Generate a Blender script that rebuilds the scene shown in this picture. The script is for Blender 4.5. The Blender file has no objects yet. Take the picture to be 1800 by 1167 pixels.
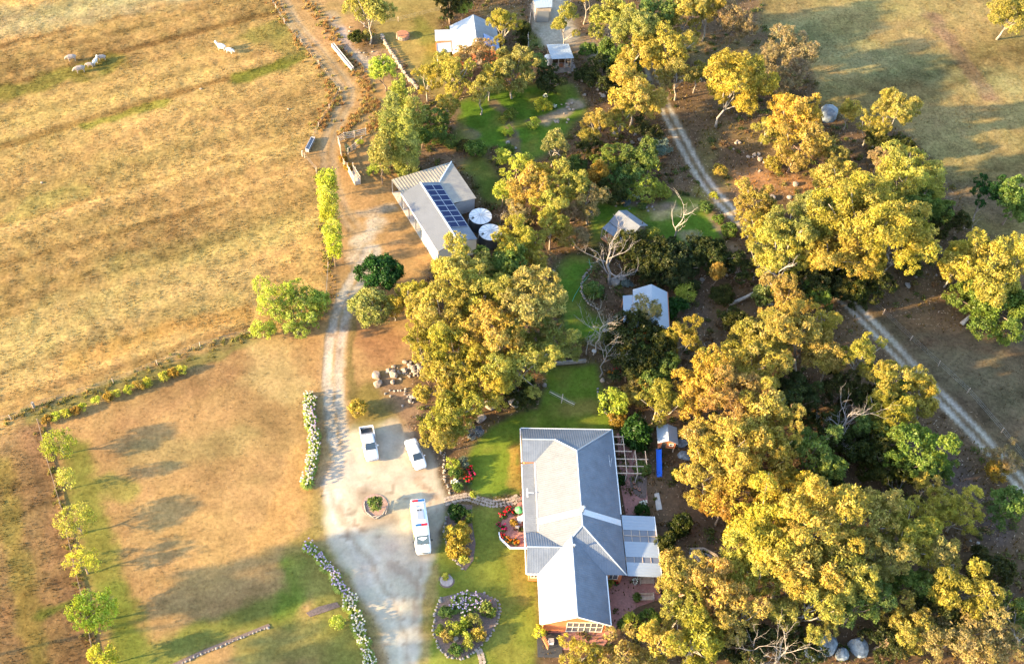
import bpy, bmesh, math, random
import numpy as np
from mathutils import Vector, Matrix
R_ = math.radians
SC = bpy.context.scene
COL = SC.collection
# ------------------------------------------------------------------ camera, sky, sun, exposure
CAM_H, CAM_P, CAM_F, CAM_PX = 126.0, R_(49.8), 2000.0, 745.0
cd = bpy.data.cameras.new('camera'); cam = bpy.data.objects.new('camera', cd); COL.objects.link(cam)
cam.location = (0, 0, CAM_H); cam.rotation_euler = (math.pi/2 - CAM_P, 0, 0)
cd.sensor_fit = 'HORIZONTAL'; cd.sensor_width = 36; cd.lens = 36*CAM_F/1800
cd.shift_x = (900-CAM_PX)/1800; cd.clip_start = 1; cd.clip_end = 6000
SC.camera = cam
SUN_EL, SHADOW_AZ = 16.0, 15.5            # shadow direction measured from +X towards +Y
world = bpy.data.worlds.new('World'); SC.world = world; world.use_nodes = True
wn = world.node_tree
bg = wn.nodes['Background']; sky = wn.nodes.new('ShaderNodeTexSky')
sky.sky_type = 'NISHITA'; sky.sun_disc = False
sky.sun_elevation = R_(SUN_EL); sky.sun_rotation = R_(270 - SHADOW_AZ)
sky.altitude = 200; sky.air_density = 1.0; sky.dust_density = 1.0; sky.ozone_density = 1.0
wn.links.new(sky.outputs[0], bg.inputs[0]); bg.inputs[1].default_value = 0.15
sl = bpy.data.lights.new('sun', 'SUN'); sun = bpy.data.objects.new('sun', sl); COL.objects.link(sun)
sl.energy = 3.9; sl.angle = R_(1.2); sl.color = (1.0, 0.735, 0.37)
sd = Vector((math.cos(R_(SUN_EL))*math.cos(R_(SHADOW_AZ)), math.cos(R_(SUN_EL))*math.sin(R_(SHADOW_AZ)), -math.sin(R_(SUN_EL))))
sun.rotation_euler = sd.to_track_quat('-Z', 'Y').to_euler(); sun.location = (-60, 60, 80)
SC.view_settings.view_transform = 'Standard'; SC.view_settings.look = 'None'
SC.view_settings.gamma = 1; SC.view_settings.use_curve_mapping = False
SC.view_settings.exposure = 2.90
SC.render.engine = 'CYCLES'
SC.cycles.max_bounces = 5; SC.cycles.diffuse_bounces = 3; SC.cycles.glossy_bounces = 2
SC.cycles.transmission_bounces = 3; SC.cycles.transparent_max_bounces = 6
SC.cycles.caustics_reflective = False; SC.cycles.caustics_refractive = False

# ------------------------------------------------------------------ helpers
def G(px, py, z=0.0):
    """photo position -> point of the place at height z"""
    u = (px-CAM_PX)/CAM_F; v = -(py-583.5)/CAM_F
    dy = math.cos(CAM_P)+v*math.sin(CAM_P); dz = -math.sin(CAM_P)+v*math.cos(CAM_P)
    t = (z-CAM_H)/dz
    return Vector((u*t, dy*t, z))
def Qa(x, y, z=0.0):
    d = y*math.cos(CAM_P)-(z-CAM_H)*math.sin(CAM_P); up = y*math.sin(CAM_P)+(z-CAM_H)*math.cos(CAM_P)
    return CAM_PX+CAM_F*x/d, 583.5-CAM_F*up/d
def scale_at(px, py, z=0.0):
    return 10.0/(G(px+10, py, z).x-G(px, py, z).x)
def thing(name, label, cat, loc=(0, 0, 0), rz=0.0, group=None):
    o = bpy.data.objects.new(name, None); COL.objects.link(o)
    o.empty_display_size = .2
    o.location = loc; o.rotation_euler = (0, 0, rz); o['label'] = label; o['category'] = cat
    if group: o['group'] = group
    return o
def tag(o, label, cat, group=None):
    o['label'] = label; o['category'] = cat
    if group: o['group'] = group
    return o
def link(name, me, parent=None, loc=None, rz=None):
    o = bpy.data.objects.new(name, me); COL.objects.link(o)
    if parent: o.parent = parent
    if loc is not None: o.location = loc
    if rz is not None: o.rotation_euler = (0, 0, rz)
    return o
class MB:
    def __init__(s): s.v = []; s.f = []
    def add(s, vs, fs):
        n = len(s.v); s.v += [tuple(p) for p in vs]; s.f += [tuple(i+n for i in f) for f in fs]
    def box(s, c, d, rz=0.0, M=None):
        x, y, z = d[0]/2, d[1]/2, d[2]/2
        vs = [Vector((a*x, b*y, e*z)) for e in (-1, 1) for a, b in ((-1, -1), (1, -1), (1, 1), (-1, 1))]
        m = M if M is not None else Matrix.Rotation(rz, 3, 'Z')
        c = Vector(c)
        s.add([m @ p + c for p in vs], [(3, 2, 1, 0), (4, 5, 6, 7), (0, 1, 5, 4), (1, 2, 6, 5), (2, 3, 7, 6), (3, 0, 4, 7)])
    def bar(s, a, b, w, h=None):
        """square bar between two points"""
        a, b = Vector(a), Vector(b); d = b-a
        if d.length < 1e-6: return
        q = d.to_track_quat('X', 'Z').to_matrix()
        s.box((a+b)/2, (d.length, w, h or w), M=q)
    def tube(s, pts, rad, n=6, cap=True):
        pts = [Vector(p) for p in pts]; rings = []
        for i, p in enumerate(pts):
            d = (pts[min(i+1, len(pts)-1)]-pts[max(i-1, 0)])
            d = d.normalized() if d.length > 1e-6 else Vector((0, 0, 1))
            a = d.orthogonal().normalized() if i == 0 else (pa - d*pa.dot(d)).normalized()
            pa = a; b = d.cross(a)
            rings.append([p+(a*math.cos(t)+b*math.sin(t))*rad[i] for t in [2*math.pi*k/n for k in range(n)]])
        s.loft(rings, cap)
    def loft(s, rings, cap=True):
        n = len(rings[0]); vs = [p for r in rings for p in r]; fs = []
        for i in range(len(rings)-1):
            for k in range(n):
                fs.append((i*n+k, i*n+(k+1) % n, (i+1)*n+(k+1) % n, (i+1)*n+k))
        if cap: fs.append(tuple(range(n-1, -1, -1))); fs.append(tuple((len(rings)-1)*n+k for k in range(n)))
        s.add(vs, fs)
    def cyl(s, c, r, h, n=16, r2=None):
        c = Vector(c); r2 = r if r2 is None else r2
        s.loft([[c+Vector((math.cos(2*math.pi*k/n)*q, math.sin(2*math.pi*k/n)*q, z)) for k in range(n)] for q, z in ((r, 0), (r2, h))])
    def prism(s, poly, z0, z1):
        s.loft([[Vector((p[0], p[1], z0)) for p in poly], [Vector((p[0], p[1], z1)) for p in poly]])
    def slab(s, pts, t):
        """planar polygon (counter-clockwise from above) thickened downwards along its normal"""
        pts = [Vector(p) for p in pts]; n = nrm(pts)
        s.loft([[p-n*t for p in pts], pts])
    def build(s, name, mat, parent=None, smooth=False, loc=None, rz=None):
        me = bpy.data.meshes.new(name); me.from_pydata(s.v, [], s.f); me.update()
        if smooth: me.polygons.foreach_set('use_smooth', [True]*len(me.polygons))
        me.materials.append(mat)
        return link(name, me, parent, loc, rz)
def nrm(p):
    n = Vector((0, 0, 0))
    for i in range(len(p)):
        a, b = p[i], p[(i+1) % len(p)]
        n += Vector(((a.y-b.y)*(a.z+b.z), (a.z-b.z)*(a.x+b.x), (a.x-b.x)*(a.y+b.y)))
    return n.normalized()
def roof_sheet(mb, pts, t=.06, sp=.3, rw=.10, rh=.02, ribs=True):
    pts = [Vector(p) for p in pts]; n = nrm(pts)
    if n.z < 0: pts.reverse(); n = -n
    mb.slab(pts, t)
    if not ribs: return
    e = Vector((0, 0, 1)).cross(n)
    e = Vector((1, 0, 0)) if e.length < 1e-3 else e.normalized()
    s = n.cross(e); o = pts[0]
    q = [((p-o).dot(e), (p-o).dot(s)) for p in pts]
    lo, hi = min(a for a, b in q), max(a for a, b in q)
    k = lo+sp*.5
    while k < hi:
        xs = []
        for i in range(len(q)):
            (a0, b0), (a1, b1) = q[i], q[(i+1) % len(q)]
            if (a0 <= k) != (a1 <= k): xs.append(b0+(b1-b0)*(k-a0)/(a1-a0))
        if len(xs) >= 2:
            b0, b1 = min(xs), max(xs)
            if b1-b0 > .15:
                A = o+e*k+s*(b0+.02); B = o+e*k+s*(b1-.02)
                vs = [A-e*rw/2, A+n*rh, A+e*rw/2, B-e*rw/2, B+n*rh, B+e*rw/2]
                mb.add(vs, [(0, 1, 4, 3), (1, 2, 5, 4), (0, 2, 1), (3, 4, 5)])
        k += sp

# ------------------------------------------------------------------ materials
def mat(name, c, rough=.7, metal=0., spec=.4, noise=0., nscale=3., bump=0., bscale=20., c2=None):
    m = bpy.data.materials.new(name); m.use_nodes = True; nt = m.node_tree; b = nt.nodes['Principled BSDF']
    b.inputs['Base Color'].default_value = (*c, 1); b.inputs['Roughness'].default_value = rough
    b.inputs['Metallic'].default_value = metal; b.inputs['Specular IOR Level'].default_value = spec
    tc = nt.nodes.new('ShaderNodeTexCoord')
    if noise or c2:
        nz = nt.nodes.new('ShaderNodeTexNoise'); nz.inputs['Scale'].default_value = nscale; nz.inputs['Detail'].default_value = 5
        nz.inputs['Roughness'].default_value = .65
        nt.links.new(tc.outputs['Object'], nz.inputs['Vector'])
        rp = nt.nodes.new('ShaderNodeValToRGB'); rp.color_ramp.elements[0].position = .3; rp.color_ramp.elements[1].position = .7
        a = tuple(v*(1-noise) for v in c); d = c2 if c2 else tuple(min(1, v*(1+noise)) for v in c)
        rp.color_ramp.elements[0].color = (*a, 1); rp.color_ramp.elements[1].color = (*d, 1)
        nt.links.new(nz.outputs[0], rp.inputs[0]); nt.links.new(rp.outputs[0], b.inputs['Base Color'])
    if bump:
        nb = nt.nodes.new('ShaderNodeTexNoise'); nb.inputs['Scale'].default_value = bscale; nb.inputs['Detail'].default_value = 4
        nt.links.new(tc.outputs['Object'], nb.inputs['Vector'])
        bp = nt.nodes.new('ShaderNodeBump'); bp.inputs['Strength'].default_value = bump; bp.inputs['Distance'].default_value = .05
        nt.links.new(nb.outputs[0], bp.inputs['Height']); nt.links.new(bp.outputs[0], b.inputs['Normal'])
    return m
def attr_mat(name, transl=.3, rough=.6, fine=0., fscale=3., bump=0., gloss=0.):
    """colour comes from the 'col' attribute of the mesh (the plant's or soil's own colour)"""
    m = bpy.data.materials.new(name); m.use_nodes = True; nt = m.node_tree; nt.nodes.clear()
    out = nt.nodes.new('ShaderNodeOutputMaterial'); at = nt.nodes.new('ShaderNodeAttribute'); at.attribute_name = 'col'
    src = at.outputs['Color']
    df = nt.nodes.new('ShaderNodeBsdfDiffuse'); sh = df.outputs[0]
    if fine:
        geo = nt.nodes.new('ShaderNodeNewGeometry')
        nz = nt.nodes.new('ShaderNodeTexNoise'); nz.inputs['Scale'].default_value = fscale; nz.inputs['Detail'].default_value = 6; nz.inputs['Roughness'].default_value = .75
        nt.links.new(geo.outputs['Position'], nz.inputs['Vector'])
        mr = nt.nodes.new('ShaderNodeMapRange'); mr.inputs[1].default_value = .25; mr.inputs[2].default_value = .75
        mr.inputs[3].default_value = -fine; mr.inputs[4].default_value = fine
        nt.links.new(nz.outputs[0], mr.inputs[0])
        bs0 = nt.nodes.new('ShaderNodeAttribute'); bs0.attribute_name = 'rough'
        mm = nt.nodes.new('ShaderNodeMath'); mm.operation = 'MULTIPLY_ADD'; mm.inputs[2].default_value = 1
        nt.links.new(mr.outputs[0], mm.inputs[0]); nt.links.new(bs0.outputs['Fac'], mm.inputs[1])
        mx = nt.nodes.new('ShaderNodeVectorMath'); mx.operation = 'SCALE'
        nt.links.new(src, mx.inputs[0]); nt.links.new(mm.outputs[0], mx.inputs['Scale']); src = mx.outputs[0]
        if bump:
            bs = nt.nodes.new('ShaderNodeAttribute'); bs.attribute_name = 'rough'
            ml = nt.nodes.new('ShaderNodeMath'); ml.operation = 'MULTIPLY'; ml.inputs[1].default_value = bump
            nt.links.new(bs.outputs['Fac'], ml.inputs[0])
            bp = nt.nodes.new('ShaderNodeBump'); bp.inputs['Distance'].default_value = .12
            nt.links.new(ml.outputs[0], bp.inputs['Strength']); nt.links.new(nz.outputs[0], bp.inputs['Height'])
            nt.links.new(bp.outputs[0], df.inputs['Normal'])
    nt.links.new(src, df.inputs['Color'])
    if transl:
        tr = nt.nodes.new('ShaderNodeBsdfTranslucent'); nt.links.new(src, tr.inputs['Color'])
        mi = nt.nodes.new('ShaderNodeMixShader'); mi.inputs[0].default_value = transl
        nt.links.new(df.outputs[0], mi.inputs[1]); nt.links.new(tr.outputs[0], mi.inputs[2]); sh = mi.outputs[0]
    if gloss:
        gl = nt.nodes.new('ShaderNodeBsdfGlossy'); gl.inputs['Roughness'].default_value = .45
        mi2 = nt.nodes.new('ShaderNodeMixShader'); mi2.inputs[0].default_value = gloss
        nt.links.new(sh, mi2.inputs[1]); nt.links.new(gl.outputs[0], mi2.inputs[2]); sh = mi2.outputs[0]
    nt.links.new(sh, out.inputs[0])
    return m
M = dict(
    ground=attr_mat('soil_and_grass', transl=0, fine=.62, fscale=1.9, bump=.45),
    leaf=attr_mat('leaves', transl=.46, gloss=.012),
    grass=attr_mat('grass_blades', transl=.25),
    petal=attr_mat('petals', transl=.2),
    bark_pale=mat('pale_bark', (.27, .225, .18), .85, noise=.35, nscale=2, c2=(.36, .31, .26)),
    bark_grey=mat('grey_deadwood', (.19, .165, .15), .9, noise=.3, nscale=2),
    bark_brown=mat('brown_bark', (.20, .14, .10), .9, noise=.3, nscale=2),
    bark_red=mat('reddish_bark', (.34, .22, .15), .9, noise=.35, nscale=1.5),
    stone=mat('granite', (.17, .14, .118), .9, noise=.4, nscale=1.3, bump=.6, bscale=6, c2=(.28, .24, .205)),
    stone_dark=mat('lichen_granite', (.075, .085, .10), .9, noise=.3, nscale=2.6, bump=.5, bscale=5, c2=(.19, .22, .25)),
    stone_pale=mat('pale_stone', (.24, .185, .14), .9, noise=.4, nscale=2, bump=.5, bscale=8),
    zinc=mat('grey_roof_sheet', (.115, .13, .155), .55, .25, noise=.17, nscale=.9),
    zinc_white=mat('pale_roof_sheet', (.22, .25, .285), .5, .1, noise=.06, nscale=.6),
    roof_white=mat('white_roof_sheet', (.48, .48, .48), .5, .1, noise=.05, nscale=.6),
    zinc_cream=mat('cream_roof_sheet', (.112, .120, .136), .6, .1, noise=.13, nscale=1.1),
    zinc_old=mat('weathered_roof_sheet', (.22, .20, .18), .6, .2, noise=.22, nscale=.7, c2=(.27, .24, .19)),
    shed_roof=mat('dull_shed_roof_sheet', (.10, .108, .125), .55, .15, noise=.08, nscale=.6),
    shed_wall=mat('grey_wall_sheet', (.36, .36, .38), .6, .2, noise=.1),
    white=mat('white_paint', (.52, .52, .51), .5),
    cream=mat('cream_paint', (.72, .64, .52), .6, noise=.05),
    car=mat('white_car_paint', (.58, .58, .58), .22, spec=.6),
    glass=mat('dark_glass', (.02, .03, .04), .08, spec=.8),
    glass_lit=mat('window_glass', (.10, .10, .11), .12, spec=.8),
    black=mat('black_rubber', (.03, .03, .03), .7),
    chrome=mat('grey_metal', (.45, .46, .48), .35, .8),
    brick=mat('red_brick', (.50, .15, .055), .85, noise=.2, nscale=6, bump=.3, bscale=15),
    paver=mat('red_brown_paving', (.27, .12, .095), .85, noise=.25, nscale=4, bump=.4, bscale=9),
    paver_grey=mat('grey_paving', (.24, .195, .18), .85, noise=.18, nscale=3),
    timber=mat('weathered_timber', (.36, .27, .20), .85, noise=.3, nscale=3),
    timber_pale=mat('bleached_timber', (.34, .28, .225), .8, noise=.2, nscale=3),
    timber_orange=mat('orange_timber', (.50, .20, .08), .7, noise=.15),
    rust=mat('rusty_steel', (.26, .10, .045), .85, noise=.4, nscale=3),
    concrete=mat('pale_concrete', (.36, .32, .28), .85, noise=.15, nscale=2),
    solar=mat('solar_cells', (.006, .014, .055), .5, spec=.1),
    alu=mat('aluminium', (.30, .31, .33), .4, .5),
    blue=mat('blue_plastic', (.008, .10, .50), .35),
    green_cloth=mat('green_plastic', (.07, .30, .08), .6),
    tank_side=mat('black_tank', (.03, .035, .04), .5),
    red_lens=mat('red_lens', (.24, .008, .02), .35),
    blue_lens=mat('blue_lens', (.008, .07, .20), .35),
    terracotta=mat('terracotta', (.45, .16, .08), .8),
    wool=mat('white_wool', (.42, .39, .36), .95, bump=.5, bscale=25),
    wool_grey=mat('greyish_wool', (.22, .175, .15), .95, bump=.5, bscale=25),
    hose=mat('green_hose', (.05, .28, .18), .5),
    wire=mat('fence_wire', (.30, .28, .26), .6, .5),
)
# ------------------------------------------------------------------ noise for the terrain
def vnoise(x, y, sc, seed):
    rs = np.random.RandomState(seed); N = 256; T = rs.rand(N, N)
    x = np.asarray(x)/sc; y = np.asarray(y)/sc
    xi = np.floor(x).astype(int); yi = np.floor(y).astype(int); fx = x-xi; fy = y-yi
    fx = fx*fx*(3-2*fx); fy = fy*fy*(3-2*fy)
    g = lambda a, b: T[a % N, b % N]
    return (g(xi, yi)*(1-fx)+g(xi+1, yi)*fx)*(1-fy)+(g(xi, yi+1)*(1-fx)+g(xi+1, yi+1)*fx)*fy - .5
def fbm(x, y, sc, seed, o=4, gain=.55):
    t = 0; a = 1; n = 0
    for k in range(o):
        t = t+a*vnoise(x+17.3*k, y-9.1*k, sc/2**k, seed+k); n += a; a *= gain
    return t/n*2
def inpoly(px, py, poly):
    c = np.zeros(px.shape, bool); n = len(poly)
    for i in range(n):
        (x0, y0), (x1, y1) = poly[i], poly[(i+1) % n]
        if y0 == y1: continue
        k = ((y0 > py) != (y1 > py)) & (px < (x1-x0)*(py-y0)/(y1-y0)+x0)
        c ^= k
    return c
def linedist(x, y, pts):
    """distance and signed offset to a polyline on the ground"""
    best = np.full(x.shape, 1e9); sg = np.zeros(x.shape)
    for i in range(len(pts)-1):
        ax, ay = pts[i][0], pts[i][1]; bx, by = pts[i+1][0], pts[i+1][1]
        dx, dy = bx-ax, by-ay; L = dx*dx+dy*dy
        t = np.clip(((x-ax)*dx+(y-ay)*dy)/L, 0, 1)
        d = np.hypot(x-ax-t*dx, y-ay-t*dy); s = np.sign(dx*(y-ay)-dy*(x-ax))
        k = d < best; best[k] = d[k]; sg[k] = s[k]
    return best, best*sg
def sst(a, b, x):
    t = np.clip((x-a)/(b-a), 0, 1); return t*t*(3-2*t)
def smooth_line(pts, n=6):
    out = []
    for i in range(len(pts)-1):
        p0, p1, p2, p3 = pts[max(i-1, 0)], pts[i], pts[i+1], pts[min(i+2, len(pts)-1)]
        for k in range(n):
            t = k/n
            out.append(tuple(.5*((2*p1[j])+(-p0[j]+p2[j])*t+(2*p0[j]-5*p1[j]+4*p2[j]-p3[j])*t*t+(-p0[j]+3*p1[j]-3*p2[j]+p3[j])*t**3) for j in (0, 1)))
    out.append(tuple(pts[-1][:2])); return out
# ------------------------------------------------------------------ zones (photo outline -> ground)
ZONES = [  # name, outline, colour, relief (tussock height), bump weight
 ('field', [(-900,-500),(440,-500),(478,0),(500,45),(560,115),(597,162),(592,178),(562,222),(540,275),(556,300),(566,380),(576,470),(572,540),(520,575),(440,592),(330,628),(200,676),(70,722),(0,768),(-400,905),(-900,1000)], (.455,.297,.118), .10, 1.0),
 ('side_paddock', [(-600,930),(0,772),(70,728),(80,748),(107,860),(132,980),(152,1060),(172,1167),(195,1500),(-600,1500)], (.27,.17,.082), .09, 1.0),
 ('lawn', [(77,742),(200,690),(330,650),(440,600),(520,585),(575,560),(568,640),(560,760),(556,870),(562,930),(580,960),(640,1030),(680,1110),(690,1167),(700,1500),(195,1500),(167,1167),(142,1010),(112,870)], (.40,.248,.112), .03, .75),
 ('dirt_yard', [(440,-500),(570,-500),(590,-60),(640,90),(690,150),(720,200),(700,330),(760,430),(770,460),(740,520),(715,640),(725,720),(705,760),(610,780),(556,860),(562,640),(575,545),(578,470),(566,380),(556,300),(540,275),(562,222),(597,165),(560,110),(500,40),(478,0)], (.43,.265,.125), .02, .7),
 ('homestead_lawn', [(592,-500),(800,-500),(800,-60),(775,60),(790,110),(790,200),(735,160),(690,95),(676,70),(640,30)], (.35,.26,.095), .03, .7),
 ('top_yard', [(925,-200),(1000,-200),(1012,60),(1085,92),(1060,112),(1000,78),(950,72),(940,30)], (.50,.44,.37), .02, .65),
 ('garden_lawn', [(800,185),(850,160),(930,150),(1005,150),(1030,195),(1000,230),(960,270),(930,282),(870,262),(800,265)], (.09,.165,.022), .02, .65),
 ('garden_lawn', [(800,285),(850,272),(890,330),(880,365),(848,352),(830,310)], (.10,.135,.028), .02, .65),
 ('garden_lawn', [(1040,360),(1110,352),(1135,372),(1180,340),(1232,350),(1268,405),(1262,445),(1190,440),(1140,402),(1120,380),(1060,420),(1040,440)], (.09,.165,.022), .02, .65),
 ('garden_lawn', [(985,460),(1010,445),(1040,450),(1045,470),(1025,500),(1027,540),(1075,575),(1050,600),(1000,605),(985,560),(970,520)], (.09,.165,.022), .02, .65),
 ('house_lawn', [(960,645),(1045,640),(1060,690),(1082,752),(1072,768),(920,755),(915,868),(850,874),(826,860),(823,800),(850,760),(900,732),(950,715)], (.13,.185,.026), .02, .65),
 ('house_lawn', [(840,886),(880,893),(875,930),(885,962),(925,968),(945,1010),(950,1090),(940,1167),(935,1500),(740,1500),(733,1167),(738,1060),(760,1000),(775,950),(782,900)], (.17,.19,.035), .02, .65),
 ('driveway', [(598,785),(618,742),(700,735),(715,770),(760,800),(780,860),(787,884),(772,930),(764,1000),(747,1060),(738,1167),(735,1500),(690,1500),(682,1167),(665,1100),(625,1035),(572,945),(561,900),(570,850),(588,800)], (.50,.43,.35), .015, .28),
 ('paddock', [(1350,-500),(1335,0),(1345,60),(1430,105),(1440,185),(1600,245),(1650,300),(1700,400),(1850,430),(2600,400),(2600,-500)], (.32,.245,.11), .08, 1.0),
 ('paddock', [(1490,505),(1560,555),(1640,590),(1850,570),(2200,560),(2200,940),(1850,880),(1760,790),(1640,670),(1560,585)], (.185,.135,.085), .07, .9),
]
BASE = (.15, .098, .062)
TRACKS = [  # name, line, half gauge, rut half width, rut colour, verge colour
 ('driveway', [(655,440),(640,470),(612,520),(596,570),(587,640),(589,720),(602,790),(640,850)], .80, .62, (.47,.41,.355), (.33,.23,.12)),
 ('gravel_track', [(1140,110),(1165,180),(1200,250),(1240,320),(1300,387),(1360,440),(1420,480),(1480,522),(1545,585),(1620,665),(1700,745),(1795,850),(1900,970)], .76, .34, (.50,.44,.38), (.22,.155,.095)),
 ('dirt_track', [(470,-60),(515,35),(570,100),(612,160),(596,205),(578,255),(582,310),(600,365),(625,400)], .75, .5, (.42,.30,.185), (.37,.24,.12)),
]
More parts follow.
